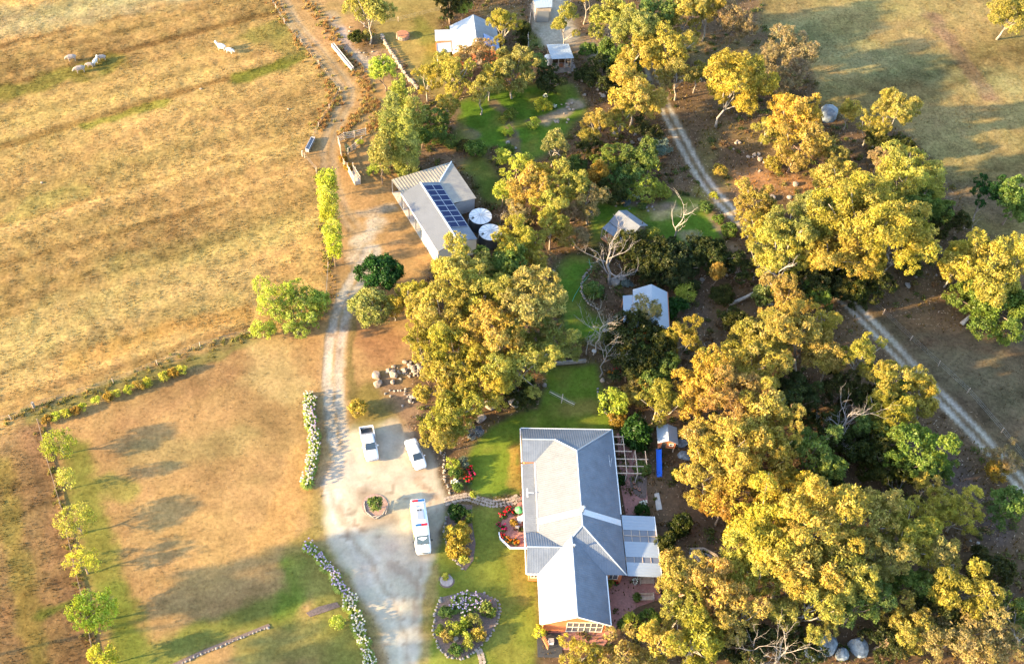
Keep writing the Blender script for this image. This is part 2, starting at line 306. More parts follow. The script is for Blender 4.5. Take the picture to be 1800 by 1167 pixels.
PATCH = [  # soft colour patches: line, radius m, colour, strength
 ([(0,152),(67,133),(187,97),(350,55),(490,20)], .9, (.25,.145,.055), .75),
 ([(0,259),(117,222),(350,152),(545,95)], .9, (.24,.14,.05), .75),
 ([(0,465),(250,395),(400,350)], .7, (.26,.16,.06), .7),
 ([(-20,170),(60,150),(140,125),(200,108)], 2.6, (.24,.225,.05), .8),
 ([(0,560),(300,470),(575,395)], .6, (.27,.17,.065), .6),
 ([(0,395),(200,340),(400,280),(545,240)], .6, (.28,.17,.06), .6),
 ([(0,80),(250,20),(400,-15)], .7, (.25,.15,.06), .7),
 ([(0,655),(200,600),(430,545)], .5, (.27,.17,.065), .6),
 ([(420,138),(470,122),(525,100)], 1.8, (.16,.17,.03), .9),
 ([(450,60),(485,50),(520,90)], 3.0, (.29,.25,.07), .7),
 ([(150,222),(230,197),(290,180)], 1.3, (.24,.22,.04), .8),
 ([(30,380),(90,350),(140,335)], 2.2, (.33,.28,.09), .6),
 ([(200,470),(350,440),(520,400)], 3.5, (.41,.32,.12), .6),
 ([(0,620),(120,560),(300,520),(420,500)], 5.5, (.38,.29,.125), .5),
 ([(0,40),(150,20),(330,-20)], 4.5, (.33,.29,.16), .7),
 ([(130,640),(280,580),(430,555)], 1.6, (.42,.235,.075), .6),
 ([(0,700),(180,655),(330,600),(430,578)], .8, (.28,.17,.07), .7),
 ([(60,735),(200,680),(320,645),(440,598)], 1.3, (.20,.18,.06), .8),
 # lawn
 ([(130,790),(150,860),(170,940),(185,1010),(215,1090),(220,1167)], 2.2, (.20,.21,.045), .85),
 ([(190,850),(230,860)], 1.8, (.22,.22,.05), .7),
 ([(200,1050),(215,1110),(260,1167),(330,1130),(430,1095),(500,1060)], 2.2, (.165,.19,.04), .85),
 ([(510,985),(525,1040),(500,1080)], 1.6, (.13,.19,.03), .85),
 ([(555,1000),(580,1060),(600,1110),(620,1160)], 3.0, (.22,.22,.055), .85),
 ([(450,1140),(540,1110),(600,1160)], 3.0, (.24,.225,.06), .7),
 ([(545,870),(560,930),(520,960)], 1.5, (.26,.20,.06), .7),
 ([(480,620),(500,680),(460,660)], 3.5, (.47,.36,.17), .6),
 ([(430,700),(480,760),(470,830)], 2.5, (.29,.185,.085), .6),
 ([(530,800),(520,870),(470,950)], 2.5, (.50,.29,.11), .6),
 ([(220,740),(300,700),(420,640)], 2.2, (.33,.195,.095), .6),
 ([(250,800),(340,790),(430,770)], 2.5, (.32,.25,.11), .5),
 ([(300,900),(380,940),(350,1000)], 4.0, (.46,.29,.12), .5),
 # side paddock
 ([(0,820),(20,920),(50,1060),(70,1167)], 1.5, (.24,.19,.05), .7),
 ([(60,770),(85,880),(110,1000),(140,1167)], 1.8, (.25,.15,.08), .7),
 ([(75,1078),(130,1060)], .8, (.12,.16,.03), .8),
 # dirt yard
 ([(660,390),(640,420),(628,460)], 1.8, (.58,.50,.42), .8),
 ([(620,380),(690,365)], 1.0, (.55,.47,.40), .5),
 ([(640,580),(670,620),(680,600)], 2.5, (.36,.19,.10), .8),
 ([(650,690),(640,740),(690,720)], 2.0, (.21,.18,.05), .75),
 ([(620,560),(612,640),(620,700)], .7, (.20,.16,.06), .8),
 ([(640,160),(690,200),(650,240)], 2.5, (.42,.26,.10), .6),
 ([(585,25),(610,80),(650,120),(670,110)], 1.2, (.50,.43,.42), .6),
 ([(600,40),(585,10)], 1.5, (.42,.28,.12), .6),
 ([(690,90),(660,95),(700,110)], 1.0, (.50,.32,.20), .6),
 # homestead lawn greens
 ([(740,40),(760,90),(750,140)], 2.0, (.22,.22,.05), .7),
 ([(620,20),(650,30)], 1.5, (.27,.24,.07), .5),
 ([(860,20),(900,20),(930,60)], 2.0, (.22,.16,.075), .8),
 ([(925,55),(940,80)], 1.5, (.17,.19,.05), .8),
 # house lawn
 ([(905,790),(905,850)], 1.0, (.33,.22,.07), .7),
 ([(1000,720),(1040,715)], 1.6, (.30,.21,.07), .6),
 ([(905,985),(920,1050)], 1.3, (.28,.22,.06), .6),
 ([(770,1000),(750,1080),(745,1160)], .7, (.30,.21,.09), .8),
 ([(880,1130),(900,1160)], 2.0, (.24,.22,.05), .6),
 # driveway stains and leaf litter
 ([(640,870),(680,905),(650,915)], 1.6, (.36,.25,.18), .6),
 ([(640,935),(690,960)], .8, (.50,.40,.33), .5),
 ([(735,840),(770,880)], .6, (.48,.33,.24), .7),
 ([(690,750),(715,760)], .9, (.48,.36,.26), .6),
 ([(655,800),(700,830)], .9, (.56,.44,.35), .5),
 ([(572,868),(598,930),(650,1005),(692,1085),(708,1165)], .38, (.60,.53,.46), .6),
 ([(592,862),(622,925),(672,995),(712,1075),(728,1160)], .38, (.60,.53,.46), .6),
 ([(582,865),(610,928),(661,1000),(702,1080),(718,1162)], .3, (.38,.29,.23), .5),
 ([(600,800),(615,850),(700,860),(750,900),(735,980)], .3, (.60,.53,.46), .45),
 ([(690,985),(720,1010),(745,1030)], .5, (.36,.26,.20), .6), ([(740,990),(735,1040),(730,1090)], .35, (.34,.24,.18), .6), ([(600,880),(612,920),(640,930)], .3, (.38,.27,.20), .6),
 # bush floor: sunny dry grass and paths
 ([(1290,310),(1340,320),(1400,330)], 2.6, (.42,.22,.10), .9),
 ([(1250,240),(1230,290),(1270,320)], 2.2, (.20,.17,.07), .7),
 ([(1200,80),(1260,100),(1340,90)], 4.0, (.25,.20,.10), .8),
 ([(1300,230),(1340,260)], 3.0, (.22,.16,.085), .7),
 ([(1010,100),(1060,60),(1050,30)], 2.5, (.33,.22,.14), .8),
 ([(1230,330),(1270,360)], 1.3, (.24,.22,.06), .7),
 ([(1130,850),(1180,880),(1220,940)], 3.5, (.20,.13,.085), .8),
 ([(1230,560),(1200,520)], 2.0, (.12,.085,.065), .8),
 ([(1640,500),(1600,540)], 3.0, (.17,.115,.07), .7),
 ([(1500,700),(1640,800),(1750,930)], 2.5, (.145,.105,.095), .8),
 ([(940,480),(910,520)], 2.0, (.30,.20,.13), .7),
 ([(1060,230),(1100,260)], 3.0, (.20,.12,.085), .6),
 ([(730,170),(760,250)], 2.0, (.20,.13,.075), .5),
 ([(750,270),(800,280)], 2.0, (.24,.15,.10), .7),
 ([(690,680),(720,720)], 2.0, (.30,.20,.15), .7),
 # beds and bare spots of the gardens
 ([(868,183),(892,203),(900,238),(906,262)], 1.0, (.20,.14,.10), .9),
 ([(958,214),(985,202),(1010,183)], 1.2, (.36,.28,.23), .85),
 ([(930,215),(950,210)], .8, (.17,.12,.085), .8),
 ([(1085,350),(1130,352),(1160,372),(1176,362)], 1.5, (.25,.18,.145), .9),
 ([(1240,366),(1262,400),(1288,436)], .6, (.24,.18,.13), .9),
 ([(1215,415),(1236,432)], 1.5, (.30,.24,.15), .75),
 ([(1150,380),(1190,372),(1235,362)], .8, (.44,.36,.17), .8),
 ([(800,185),(790,215),(830,240)], 1.3, (.20,.14,.11), .8),
 ([(850,60),(930,120)], 1.0, (.17,.15,.05), .5),
 ([(835,790),(860,770),(900,742)], 1.2, (.26,.20,.14), .0),
 # right paddock strips
 ([(1400,60),(1550,110),(1750,140)], 5.0, (.25,.24,.115), .7),
 ([(1420,10),(1600,20)], 3.0, (.33,.27,.12), .6),
 ([(1650,220),(1800,260),(1900,290)], 3.5, (.34,.26,.12), .6),
 ([(1650,330),(1760,360)], 4.0, (.20,.145,.10), .7),
 ([(1680,90),(1640,30),(1740,170)], 1.6, (.25,.165,.115), .7),
 ([(1620,600),(1740,620)], 1.0, (.22,.13,.08), .6),
 ([(1600,570),(1720,560)], 2.0, (.21,.125,.07), .7),
 ([(1680,640),(1800,700)], 5.0, (.215,.175,.105), .7),
]
FURROWS = [PATCH[i][0] for i in (0, 1, 2)]
def gpts(l): return [tuple(G(*p)[:2]) for p in l]
X0, X1, Y0, Y1, DX = -112.0, 142.0, 44.0, 206.0, .40
nx, ny = int((X1-X0)/DX)+1, int((Y1-Y0)/DX)+1
gx, gy = np.meshgrid(X0+np.arange(nx)*DX, Y0+np.arange(ny)*DX)
def terrain():
    w1, w2 = fbm(gx, gy, 2.2, 3, 3)*.55, fbm(gx, gy, 2.2, 9, 3)*.55
    px, py = Qa(gx+w1, gy+w2); sw1, sw2 = fbm(gx, gy, 9, 13, 3)*2, fbm(gx, gy, 9, 17, 3)*2
    col = np.zeros(gx.shape+(3,)); col[:] = BASE; zone = np.zeros(gx.shape, int); rel = np.full(gx.shape, .05); rgh = np.full(gx.shape, .8)
    names = ['ground']
    for name, poly, c, r, b in ZONES:
        if name not in names: names.append(name)
        soft = name in ('paddock', 'side_paddock', 'dirt_yard', 'homestead_lawn', 'top_yard')
        k = inpoly(px+sw1*(10 if soft else 2), py+sw2*(8 if soft else 1.5), poly); zone[k] = names.index(name); col[k] = c; rel[k] = r; rgh[k] = b
    hard = np.isin(zone, [names.index(n) for n in ('driveway', 'house_lawn')]); c0 = col.copy()
    for it in range(9):
        if it == 2: keep2 = col.copy()
        p = np.pad(col, ((1, 1), (1, 1), (0, 0)), 'edge')
        col = (p[:-2, 1:-1]+p[2:, 1:-1]+p[1:-1, :-2]+p[1:-1, 2:]+2*p[1:-1, 1:-1])/6
        p = np.pad(rel, 1, 'edge'); rel = (p[:-2, 1:-1]+p[2:, 1:-1]+p[1:-1, :-2]+p[1:-1, 2:]+2*p[1:-1, 1:-1])/6
    h = hard.astype(float)
    for _ in range(5):
        p = np.pad(h, 1, 'edge'); h = np.maximum(h, .25*(p[:-2, 1:-1]+p[2:, 1:-1]+p[1:-1, :-2]+p[1:-1, 2:]))
    h = sst(.05, .5, h)[..., None]; col = keep2*h+col*(1-h)
    nz = fbm(gx, gy, 3.0, 21, 4)
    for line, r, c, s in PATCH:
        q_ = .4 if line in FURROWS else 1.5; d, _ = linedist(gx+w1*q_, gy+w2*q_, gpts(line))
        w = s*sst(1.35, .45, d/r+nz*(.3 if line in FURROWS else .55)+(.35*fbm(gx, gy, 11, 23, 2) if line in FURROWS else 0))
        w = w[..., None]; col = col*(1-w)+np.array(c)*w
    z = np.zeros(gx.shape)
    for name, line, hg, rw, rc, vc in TRACKS:
        if name not in names: names.append(name)
        L = smooth_line(gpts(line)); d, so = linedist(gx, gy, L)
        n1 = fbm(gx, gy, 1.6, 31, 3); n2 = fbm(gx, gy, 5, 37, 2)
        wv = (sst(hg+rw+1.0, hg+rw*.6, d+n1*.4)*.75)[..., None]
        wr = (sst(rw+.25, rw-.22, np.abs(np.abs(so)-hg)+n1*.22)*np.clip(.88+n2*.35, .25, 1))[..., None]
        inyard = (zone == names.index('driveway'))[..., None] & (name == 'driveway')
        wv = np.where(inyard, 0, wv); wr = np.where(inyard, wr*.25, wr)
        col = col*(1-wv)+np.array(vc)*wv; col = col*(1-wr)+np.array(rc)*wr
        k = d < hg+rw+.35; zone[k] = names.index(name); rel[k] = np.minimum(rel[k], .02)
        z -= .05*wr[..., 0]
    for l in FURROWS:
        d, _ = linedist(gx+w1, gy+w2, gpts(l)); z -= .10*sst(1.6, .2, d)
    # grass colour variation: broad, streaky along the mowing direction, and tuft sized
    a = math.atan2(G(485, 22).y-G(0, 150).y, G(485, 22).x-G(0, 150).x)
    u = gx*math.cos(a)+gy*math.sin(a); v = -gx*math.sin(a)+gy*math.cos(a)
    dry = np.isin(zone, [names.index('field'), names.index('side_paddock'), names.index('paddock')])
    bands = fbm(u/30, v+fbm(gx, gy, 30, 57, 2)*.8, 7.5, 53, 4, .7)
    br = bands*.72+fbm(u/3, v, 3.2, 51, 4)*.16+fbm(gx, gy, 1.3, 61, 3)*.30+fbm(gx, gy, 22, 65, 2)*.12
    br2 = fbm(gx, gy, 7, 71, 5)*.34+fbm(gx, gy, 1.2, 75, 3)*.26
    gl = np.isin(zone, [names.index('garden_lawn'), names.index('house_lawn')])
    wl = (sst(-.1, .55, fbm(gx, gy, 3.2, 121, 4))*gl*.55)[..., None]; col = col*(1-wl)+np.array((.22, .20, .05))*wl
    wg = (sst(.0, .6, fbm(gx, gy, 2.4, 131, 4))*(zone == 0)*.5)[..., None]; col = col*(1-wg)+np.array((.19, .12, .06))*wg
    f = np.where(dry, br, br2); hue = (fbm(u/5, v, 6, 81, 4)*.6+fbm(gx, gy, 1.8, 85, 3)*.5)*np.where(dry, .24, .14)
    col = col*(1+f)[..., None]; col[..., 0] *= 1-hue*.35; col[..., 2] *= 1-hue*.2
    col[..., 1] *= 1+hue*.25
    dv = names.index('driveway'); spot = fbm(gx, gy, .8, 91, 2)+fbm(gx, gy, 7, 95, 3)*.9
    w = (sst(.68, .95, spot)*(zone == dv)*.55)[..., None]; col = col*(1-w)+np.array((.24, .16, .12))*w
    z += np.where(dry, .16*bands, 0)+rel*(fbm(gx, gy, 1.1, 101, 3)*.9+fbm(u/1.6, v, 2.4, 111, 3)*.9)
    z = np.clip(z, -.35, .35)
    gs = np.where(np.isin(zone, [names.index('garden_lawn'), names.index('house_lawn')]), .62, np.where(np.isin(zone, [names.index('driveway'), names.index('ground'), names.index('gravel_track')]), .54, .455))
    for _ in range(3):
        p = np.pad(gs, 1, 'edge'); gs = .25*(p[:-2, 1:-1]+p[2:, 1:-1]+p[1:-1, :-2]+p[1:-1, 2:])
    return np.clip(col*gs[..., None]*np.array((1.03, 1., .90)), .006, .9), zone, z, rgh, names
TCOL, TZONE, TZ, TRGH, TNAMES = terrain()
def ground_z(x, y):
    i = min(max(int(round((x-X0)/DX)), 0), nx-1); j = min(max(int(round((y-Y0)/DX)), 0), ny-1)
    return float(TZ[j, i])
def np_mesh(name, verts, faces, k, material):
    """verts (n,3), faces (m,k)"""
    me = bpy.data.meshes.new(name); n, m = len(verts), len(faces)
    me.vertices.add(n); me.vertices.foreach_set('co', np.ascontiguousarray(verts, np.float32).ravel())
    me.loops.add(m*k); me.loops.foreach_set('vertex_index', np.ascontiguousarray(faces, np.int32).ravel())
    me.polygons.add(m); me.polygons.foreach_set('loop_start', np.arange(0, m*k, k, dtype=np.int32))
    me.polygons.foreach_set('loop_total', np.full(m, k, np.int32))
    me.materials.append(material); me.update(calc_edges=True)
    return me
def set_col(me, c, domain='FACE'):
    a = me.attributes.new('col', 'FLOAT_VECTOR', domain); a.data.foreach_set('vector', np.ascontiguousarray(c, np.float32).ravel())
def build_ground():
    P = np.stack([gx, gy, TZ], -1).reshape(-1, 3); C = TCOL.reshape(-1, 3); Rg = TRGH.reshape(-1)
    idx = np.arange(nx*ny).reshape(ny, nx)
    F = np.stack([idx[:-1, :-1], idx[:-1, 1:], idx[1:, 1:], idx[1:, :-1]], -1).reshape(-1, 4)
    Z = TZONE[:-1, :-1].reshape(-1)
    for i, n in enumerate(TNAMES):
        f = F[Z == i]
        if not len(f): continue
        u, inv = np.unique(f, return_inverse=True)
        me = np_mesh(n, P[u], inv.reshape(-1, 4), 4, M['ground']); set_col(me, C[u], 'POINT')
        a = me.attributes.new('rough', 'FLOAT', 'POINT'); a.data.foreach_set('value', np.ascontiguousarray(Rg[u], np.float32))
        me.polygons.foreach_set('use_smooth', [True]*len(me.polygons))
        o = link(n, me); o['kind'] = 'structure'
    # the country beyond the frame, one sheet to the horizon, a step below the detailed ground
    me = np_mesh('surrounding_land', np.array([(-2500, -2000, -.6), (2500, -2000, -.6), (2500, 3000, -.6), (-2500, 3000, -.6)]), np.array([(0, 1, 2, 3)]), 4, M['ground'])
    set_col(me, [(.20, .145, .065)]*4, 'POINT'); a = me.attributes.new('rough', 'FLOAT', 'POINT'); a.data.foreach_set('value', [.6]*4)
    o = link('surrounding_land', me); o['kind'] = 'structure'
build_ground()
def tuft_cloud(name, zones, per_m2, size, tint, seed, tone=1.0):
    """standing grass: every blade fan a few triangles, coloured like the sward it grows in"""
    rs = np.random.RandomState(seed); ids = [TNAMES.index(z) for z in zones]
    px, py = Qa(gx, gy); k = np.isin(TZONE, ids) & (px > -60) & (px < 1860) & (py > -40) & (py < 1200)
    jj, ii = np.nonzero(k); n = int(len(jj)*DX*DX*per_m2)
    s = rs.randint(0, len(jj), n); x = X0+(ii[s]+rs.rand(n))*DX; y = Y0+(jj[s]+rs.rand(n))*DX
    dens = fbm(x, y, 2.0, seed, 3)+.5*fbm(x, y, 9, seed+5, 2)
    keep = rs.rand(n) < np.clip(.5+dens*1.1, .08, 1); x, y, s = x[keep], y[keep], s[keep]; n = len(x)
    z = TZ[jj[s], ii[s]]-.02; c = TCOL[jj[s], ii[s]]
    h = size*rs.uniform(.5, 1.25, n); V = []; Cc = []
    for b in range(3):
        a = rs.rand(n)*6.283; w = h*rs.uniform(.35, .6, n); ln = h*rs.uniform(.15, .6, n)
        dx, dy = np.cos(a), np.sin(a)
        p0 = np.stack([x-dy*w*.5, y+dx*w*.5, z], -1); p1 = np.stack([x+dy*w*.5, y-dx*w*.5, z], -1)
        p2 = np.stack([x+dx*ln, y+dy*ln, z+h], -1)
        V.append(np.stack([p0, p1, p2], 1)); Cc.append(c*np.array(tint)*tone*rs.uniform(.75, 1.3, (n, 1)))
    V = np.concatenate(V).reshape(-1, 3); Cc = np.concatenate(Cc)
    me = np_mesh(name, V, np.arange(len(V)).reshape(-1, 3), 3, M['grass']); set_col(me, Cc)
    o = link(name, me); o['kind'] = 'stuff'
    return o
tuft_cloud('dry_grass', ['field', 'side_paddock'], 13.0, .20, (1.04, 1.04, 1.0), 5)
tuft_cloud('paddock_grass', ['paddock'], 9.0, .17, (1.05, 1.05, .95), 6)
tuft_cloud('bush_grass', ['ground'], 4.0, .34, (1.25, 1.25, .7), 7)
tuft_cloud('lawn_grass', ['lawn', 'homestead_lawn', 'dirt_yard'], 3.5, .15, (1.0, 1.0, .95), 8)
tuft_cloud('green_grass', ['garden_lawn', 'house_lawn'], 7.0, .12, (1.0, 1.05, .95), 9)

def weeds(name, lines, n, rad, cols, h, seed):
    """rank dry grass and weeds along a verge"""
    rs = np.random.RandomState(seed); V = []; C = []
    for line in lines:
        L = np.array(smooth_line(gpts(line), 8)); k = rs.randint(0, len(L), n); x = L[k, 0]+rs.randn(n)*rad; y = L[k, 1]+rs.randn(n)*rad
        for x_, y_ in zip(x, y):
            m = 26; a = rs.rand(m)*6.283; hh = h*rs.uniform(.5, 1.3); r = hh*.8
            b = np.stack([x_+rs.randn(m)*.12, y_+rs.randn(m)*.12, np.full(m, ground_z(x_, y_))], -1); e = b+np.stack([np.cos(a)*r*rs.rand(m), np.sin(a)*r*rs.rand(m), hh*rs.uniform(.5, 1, m)], -1)
            w = np.stack([-np.sin(a), np.cos(a), np.zeros(m)], -1)*.05
            V.append(np.stack([b-w, b+w, e], 1)); C.append(np.array(cols[rs.randint(len(cols))])*rs.uniform(.7, 1.3, (m, 1)))
    V = np.concatenate(V); me = np_mesh(name, V.reshape(-1, 3), np.arange(len(V)*3).reshape(-1, 3), 3, M['grass']); set_col(me, np.concatenate(C)); link(name, me)['kind'] = 'stuff'
weeds('dry_verge_grass', [[(535, 0), (570, 40), (590, 70)], [(598, 85), (630, 130), (650, 160)], [(640, 170), (670, 200), (650, 230)], [(605, 235), (620, 215), (640, 190)], [(485, 5), (520, 70), (590, 160)], [(590, 170), (560, 222)]], 110, .75, [(.30, .17, .06), (.34, .22, .08), (.26, .13, .05), (.24, .20, .06)], .55, 61)
weeds('fence_line_grass', [[(10, 742), (70, 716), (200, 674), (352, 610), (440, 588)], [(562, 300), (572, 400), (576, 470)], [(75, 760), (107, 885), (147, 1060), (168, 1170)]], 120, .45, [(.30, .20, .07), (.22, .18, .05), (.18, .17, .045)], .4, 63)
# ------------------------------------------------------------------ trees and shrubs
PAL = {  # leaf colours, spread, leaf length, leaf width, density, bark
 'gum':    ([(.325,.275,.046), (.240,.225,.044), (.360,.280,.066)], .22, .46, .16, .86, 'bark_pale'),
 'olive':  ([(.250,.235,.060), (.190,.195,.050), (.295,.250,.078)], .20, .46, .16, .86, 'bark_pale'),
 'yellow': ([(.320,.262,.045), (.265,.235,.048), (.345,.265,.070)], .20, .46, .16, .86, 'bark_pale'),
 'gold':   ([(.355,.255,.055), (.320,.255,.048), (.370,.265,.090)], .22, .46, .18, .85, 'bark_red'),
 'tan':    ([(.310,.225,.135), (.255,.180,.090), (.200,.165,.065)], .25, .40, .14, .55, 'bark_red'),
 'red':    ([(.350,.190,.085), (.345,.240,.085), (.330,.215,.065)], .22, .42, .16, .75, 'bark_red'),
 'green':  ([(.110,.165,.035), (.088,.140,.034), (.155,.190,.045)], .22, .40, .22, 1.0, 'bark_brown'),
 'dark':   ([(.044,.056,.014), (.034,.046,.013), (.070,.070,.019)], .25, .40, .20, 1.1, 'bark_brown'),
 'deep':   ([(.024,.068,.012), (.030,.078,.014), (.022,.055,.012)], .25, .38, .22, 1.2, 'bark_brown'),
 'lime':   ([(.370,.390,.040), (.310,.350,.040), (.400,.370,.070)], .20, .34, .20, .46, 'bark_brown'),
 'thin':   ([(.330,.350,.045), (.280,.310,.042), (.320,.300,.070)], .22, .34, .18, .24, 'bark_brown'),
 'fresh':  ([(.300,.330,.045), (.240,.290,.042), (.330,.320,.060)], .20, .36, .20, .55, 'bark_brown'),
 'poplar': ([(.260,.255,.055), (.200,.210,.048), (.300,.280,.075)], .20, .34, .18, .75, 'bark_brown'),
 'grey':   ([(.150,.185,.180), (.115,.150,.140), (.190,.210,.200)], .20, .34, .18, 1.0, 'bark_brown'),
 'orange': ([(.340,.190,.035), (.300,.175,.035), (.270,.190,.045)], .22, .34, .18, .9, 'bark_brown'),
}
def crown_mesh(name, lobes, kind, seed, rcf=.30):
    cols, spread, L, W, dens, _ = PAL[kind]; rs = np.random.RandomState(seed); V = []; C = []
    cols = np.array(cols)*np.array((1.05, 1, .82))*rs.uniform(.88, 1.16)*np.array((rs.uniform(.86, 1.08), 1, rs.uniform(.8, 1.3)))
    for (cx, cy, cz, rx, ry, rz) in lobes:
        R = (rx*ry*rz)**(1/3); rc = min(max(rcf*R, .28), .95); lv = rs.uniform(.84, 1.16)*np.array((rs.uniform(.94, 1.06), 1, rs.uniform(.8, 1.2)))
        k = .55 if R < 1.2 else (.75 if R < 2 else 1.0)
        l, w = L*k, W*k
        nc = max(5, int(.95*4*R*R*.72/(rc*rc)))
        d = rs.randn(nc*3, 3); d /= np.linalg.norm(d, axis=1)[:, None]; d = d[d[:, 2] > -.55][:nc]; nc = len(d)
        cc = np.array((cx, cy, cz))+d*(np.array((rx, ry, rz))-rc*.55)*rs.uniform(.72, 1.08, (nc, 1))
        rcl = rc*rs.uniform(.65, 1.25, nc)
        nl = np.maximum(6, (12.56*rcl**2*.52*dens/(l*w*.5)*.92)).astype(int)
        ci = np.repeat(np.arange(nc), nl); n = len(ci)
        ld = rs.randn(n, 3)+.95*d[ci]+np.array((0, 0, .35)); ld /= np.linalg.norm(ld, axis=1)[:, None]
        p = cc[ci]+ld*rcl[ci][:, None]*(.45+.85*rs.rand(n, 1)**1.25)*np.array((1, 1, .82))
        nr = .55*ld+.2*d[ci]+.6*rs.randn(n, 3); nr[:, 2] *= .6; nr /= np.linalg.norm(nr, axis=1)[:, None]
        t = rs.randn(n, 3)+np.array((0, 0, -.5)); t -= nr*(t*nr).sum(1)[:, None]; t /= np.linalg.norm(t, axis=1)[:, None]
        b = np.cross(nr, t); s = rs.uniform(.7, 1.3, (n, 1))
        q = np.stack([p-t*l*.5*s, p+b*w*.5*s, p+t*l*.5*s, p-b*w*.5*s], 1)
        cb = cols[rs.randint(0, len(cols), nc)]*lv*rs.uniform(1-spread, 1+spread, (nc, 1))
        lc = .55*cb[ci]+.45*cols[rs.randint(0, len(cols), n)]
        V.append(q); C.append(lc*rs.uniform(.72, 1.28, (n, 1)))
    V = np.concatenate(V); C = np.clip(np.concatenate(C), .004, .6)
    me = np_mesh(name, V.reshape(-1, 3), np.arange(len(V)*4).reshape(-1, 4), 4, M['leaf']); set_col(me, C)
    return me
def trunk_mb(rng, top, lobes, r0, lean, limbs=5):
    mb = MB(); bx, by = lean; H = max(top, .5)
    p = [Vector((bx, by, -.25))]
    for k in range(1, 6):
        t = k/5; p.append(Vector((bx*(1-t)+rng.uniform(-.05, .05)*H, by*(1-t)+rng.uniform(-.05, .05)*H, H*t)))
    mb.tube(p, [r0*(1.35 if k == 0 else 1-.13*k) for k in range(6)], 7)
    for k in range(limbs):
        l = lobes[rng.randrange(len(lobes))]; a = p[2+k % 3]
        e = Vector((l[0]+rng.uniform(-.7, .7)*l[3], l[1]+rng.uniform(-.7, .7)*l[4], l[2]+rng.uniform(-.1, .75)*l[5]))
        m = a.lerp(e, .5)+Vector((rng.uniform(-.1, .1), rng.uniform(-.1, .1), -.06))*(e-a).length
        mb.tube([a, m, e], [r0*.55, r0*.4, r0*.18], 5)
    return mb
TREES = []
def tree(cx, cy, rx, ry, kind, label, Hc=None, cat=None, lean=None, group=None, shape=None, bark=None, limbs=5, name=None):
    """crown centre and half sizes as seen in the photo; the tree is built where such a crown stands"""
    seed = 1000+len(TREES)*7; TREES.append(label); rng = random.Random(seed)
    s0 = scale_at(cx, cy, 4); R0 = rx/s0
    shrub = R0 < 1.9 if cat is None else cat in ('shrub', 'bush', 'plant', 'hedge')
    if Hc is None: Hc = R0*.72 if shrub else 1.7+R0*1.05
    c = G(cx, cy, Hc); R = rx*1.1/scale_at(cx, cy, Hc)
    dep = math.atan2(CAM_H-Hc, math.hypot(c.x, c.y)); ap = ry/scale_at(cx, cy, Hc)*.97
    Rz = math.sqrt(max(ap*ap-(R*math.sin(dep))**2, .3*R*R))/math.cos(dep); Rz = min(max(Rz, .5*R), (4.5 if shape == 'column' else 1.7)*R)
    if not shrub and shape != 'column': Rz = min(Rz, Hc*.75)
    if shape == 'column':
        Hc = Rz*.98+.1; c = G(cx, cy, Hc)
    gz = ground_z(c.x, c.y)
    t = thing(name or ('shrub' if shrub else kind_name(kind)), label, cat or ('shrub' if shrub else 'tree'), (c.x, c.y, gz), 0, group)
    lobes = []
    if shrub or R < 1.3:
        lobes.append((0, 0, Hc, R*.8, R*.8, Rz*.85))
        for k in range(4):
            a = rng.uniform(0, 6.28); lobes.append((math.cos(a)*R*.5, math.sin(a)*R*.5, Hc+rng.uniform(-.15, .35)*Rz, R*.45, R*.45, Rz*.45))
    elif shape == 'column':
        n = 8
        for k in range(n):
            u = k/(n-1); w = .5+.5*math.sin(math.pi*min(u*.8+.2, 1))
            lobes.append((rng.uniform(-.12, .12)*R, rng.uniform(-.12, .12)*R, Hc+(u-.5)*1.7*Rz, R*w, R*w, Rz*.27))
    elif shape == 'round':
        lobes.append((0, 0, Hc, R*.82, R*.82, Rz*.82))
        for k in range(6):
            a = k*1.047+rng.uniform(-.3, .3); e = rng.uniform(-.1, .6)
            lobes.append((math.cos(a)*R*.55, math.sin(a)*R*.55, Hc+e*Rz*.6, R*.45, R*.45, Rz*.45))
    else:
        n = 9 if R < 3.5 else 15
        lobes.append((rng.uniform(-.1, .1)*R, rng.uniform(-.1, .1)*R, Hc+.12*Rz, R*.5, R*.5, Rz*.62))
        for k in range(n):
            a = 2.4*k+rng.uniform(-.5, .5); q = rng.uniform(.4, .86); e = rng.uniform(-.7, .62)
            f = rng.uniform(.17, .40)
            lobes.append((math.cos(a)*R*q, math.sin(a)*R*q, Hc+e*Rz, R*f, R*f, min(R*f*1.0, Rz*.55)))
    link('crown', crown_mesh('crown', lobes, kind, seed, .34 if shrub else .31), t)
    ln = lean if lean is not None else (rng.uniform(-.2, .2)*R, rng.uniform(-.2, .2)*R)
    r0 = .04+.03*R if shrub else .07+.022*R
    trunk_mb(rng, Hc*.95 if not shrub else Hc*.7, lobes, r0, ln if not shrub else (0, 0), (limbs+(4 if R > 3 and limbs == 5 else 0)) if not shrub else 3).build('trunk', M[bark or PAL[kind][5]], t, True)
    return t
def kind_name(k):
    return {'gum': 'gum_tree', 'olive': 'gum_tree', 'yellow': 'gum_tree', 'gold': 'gum_tree', 'tan': 'sparse_tree', 'red': 'gum_tree', 'poplar': 'poplar_tree'}.get(k, 'tree')
T = tree
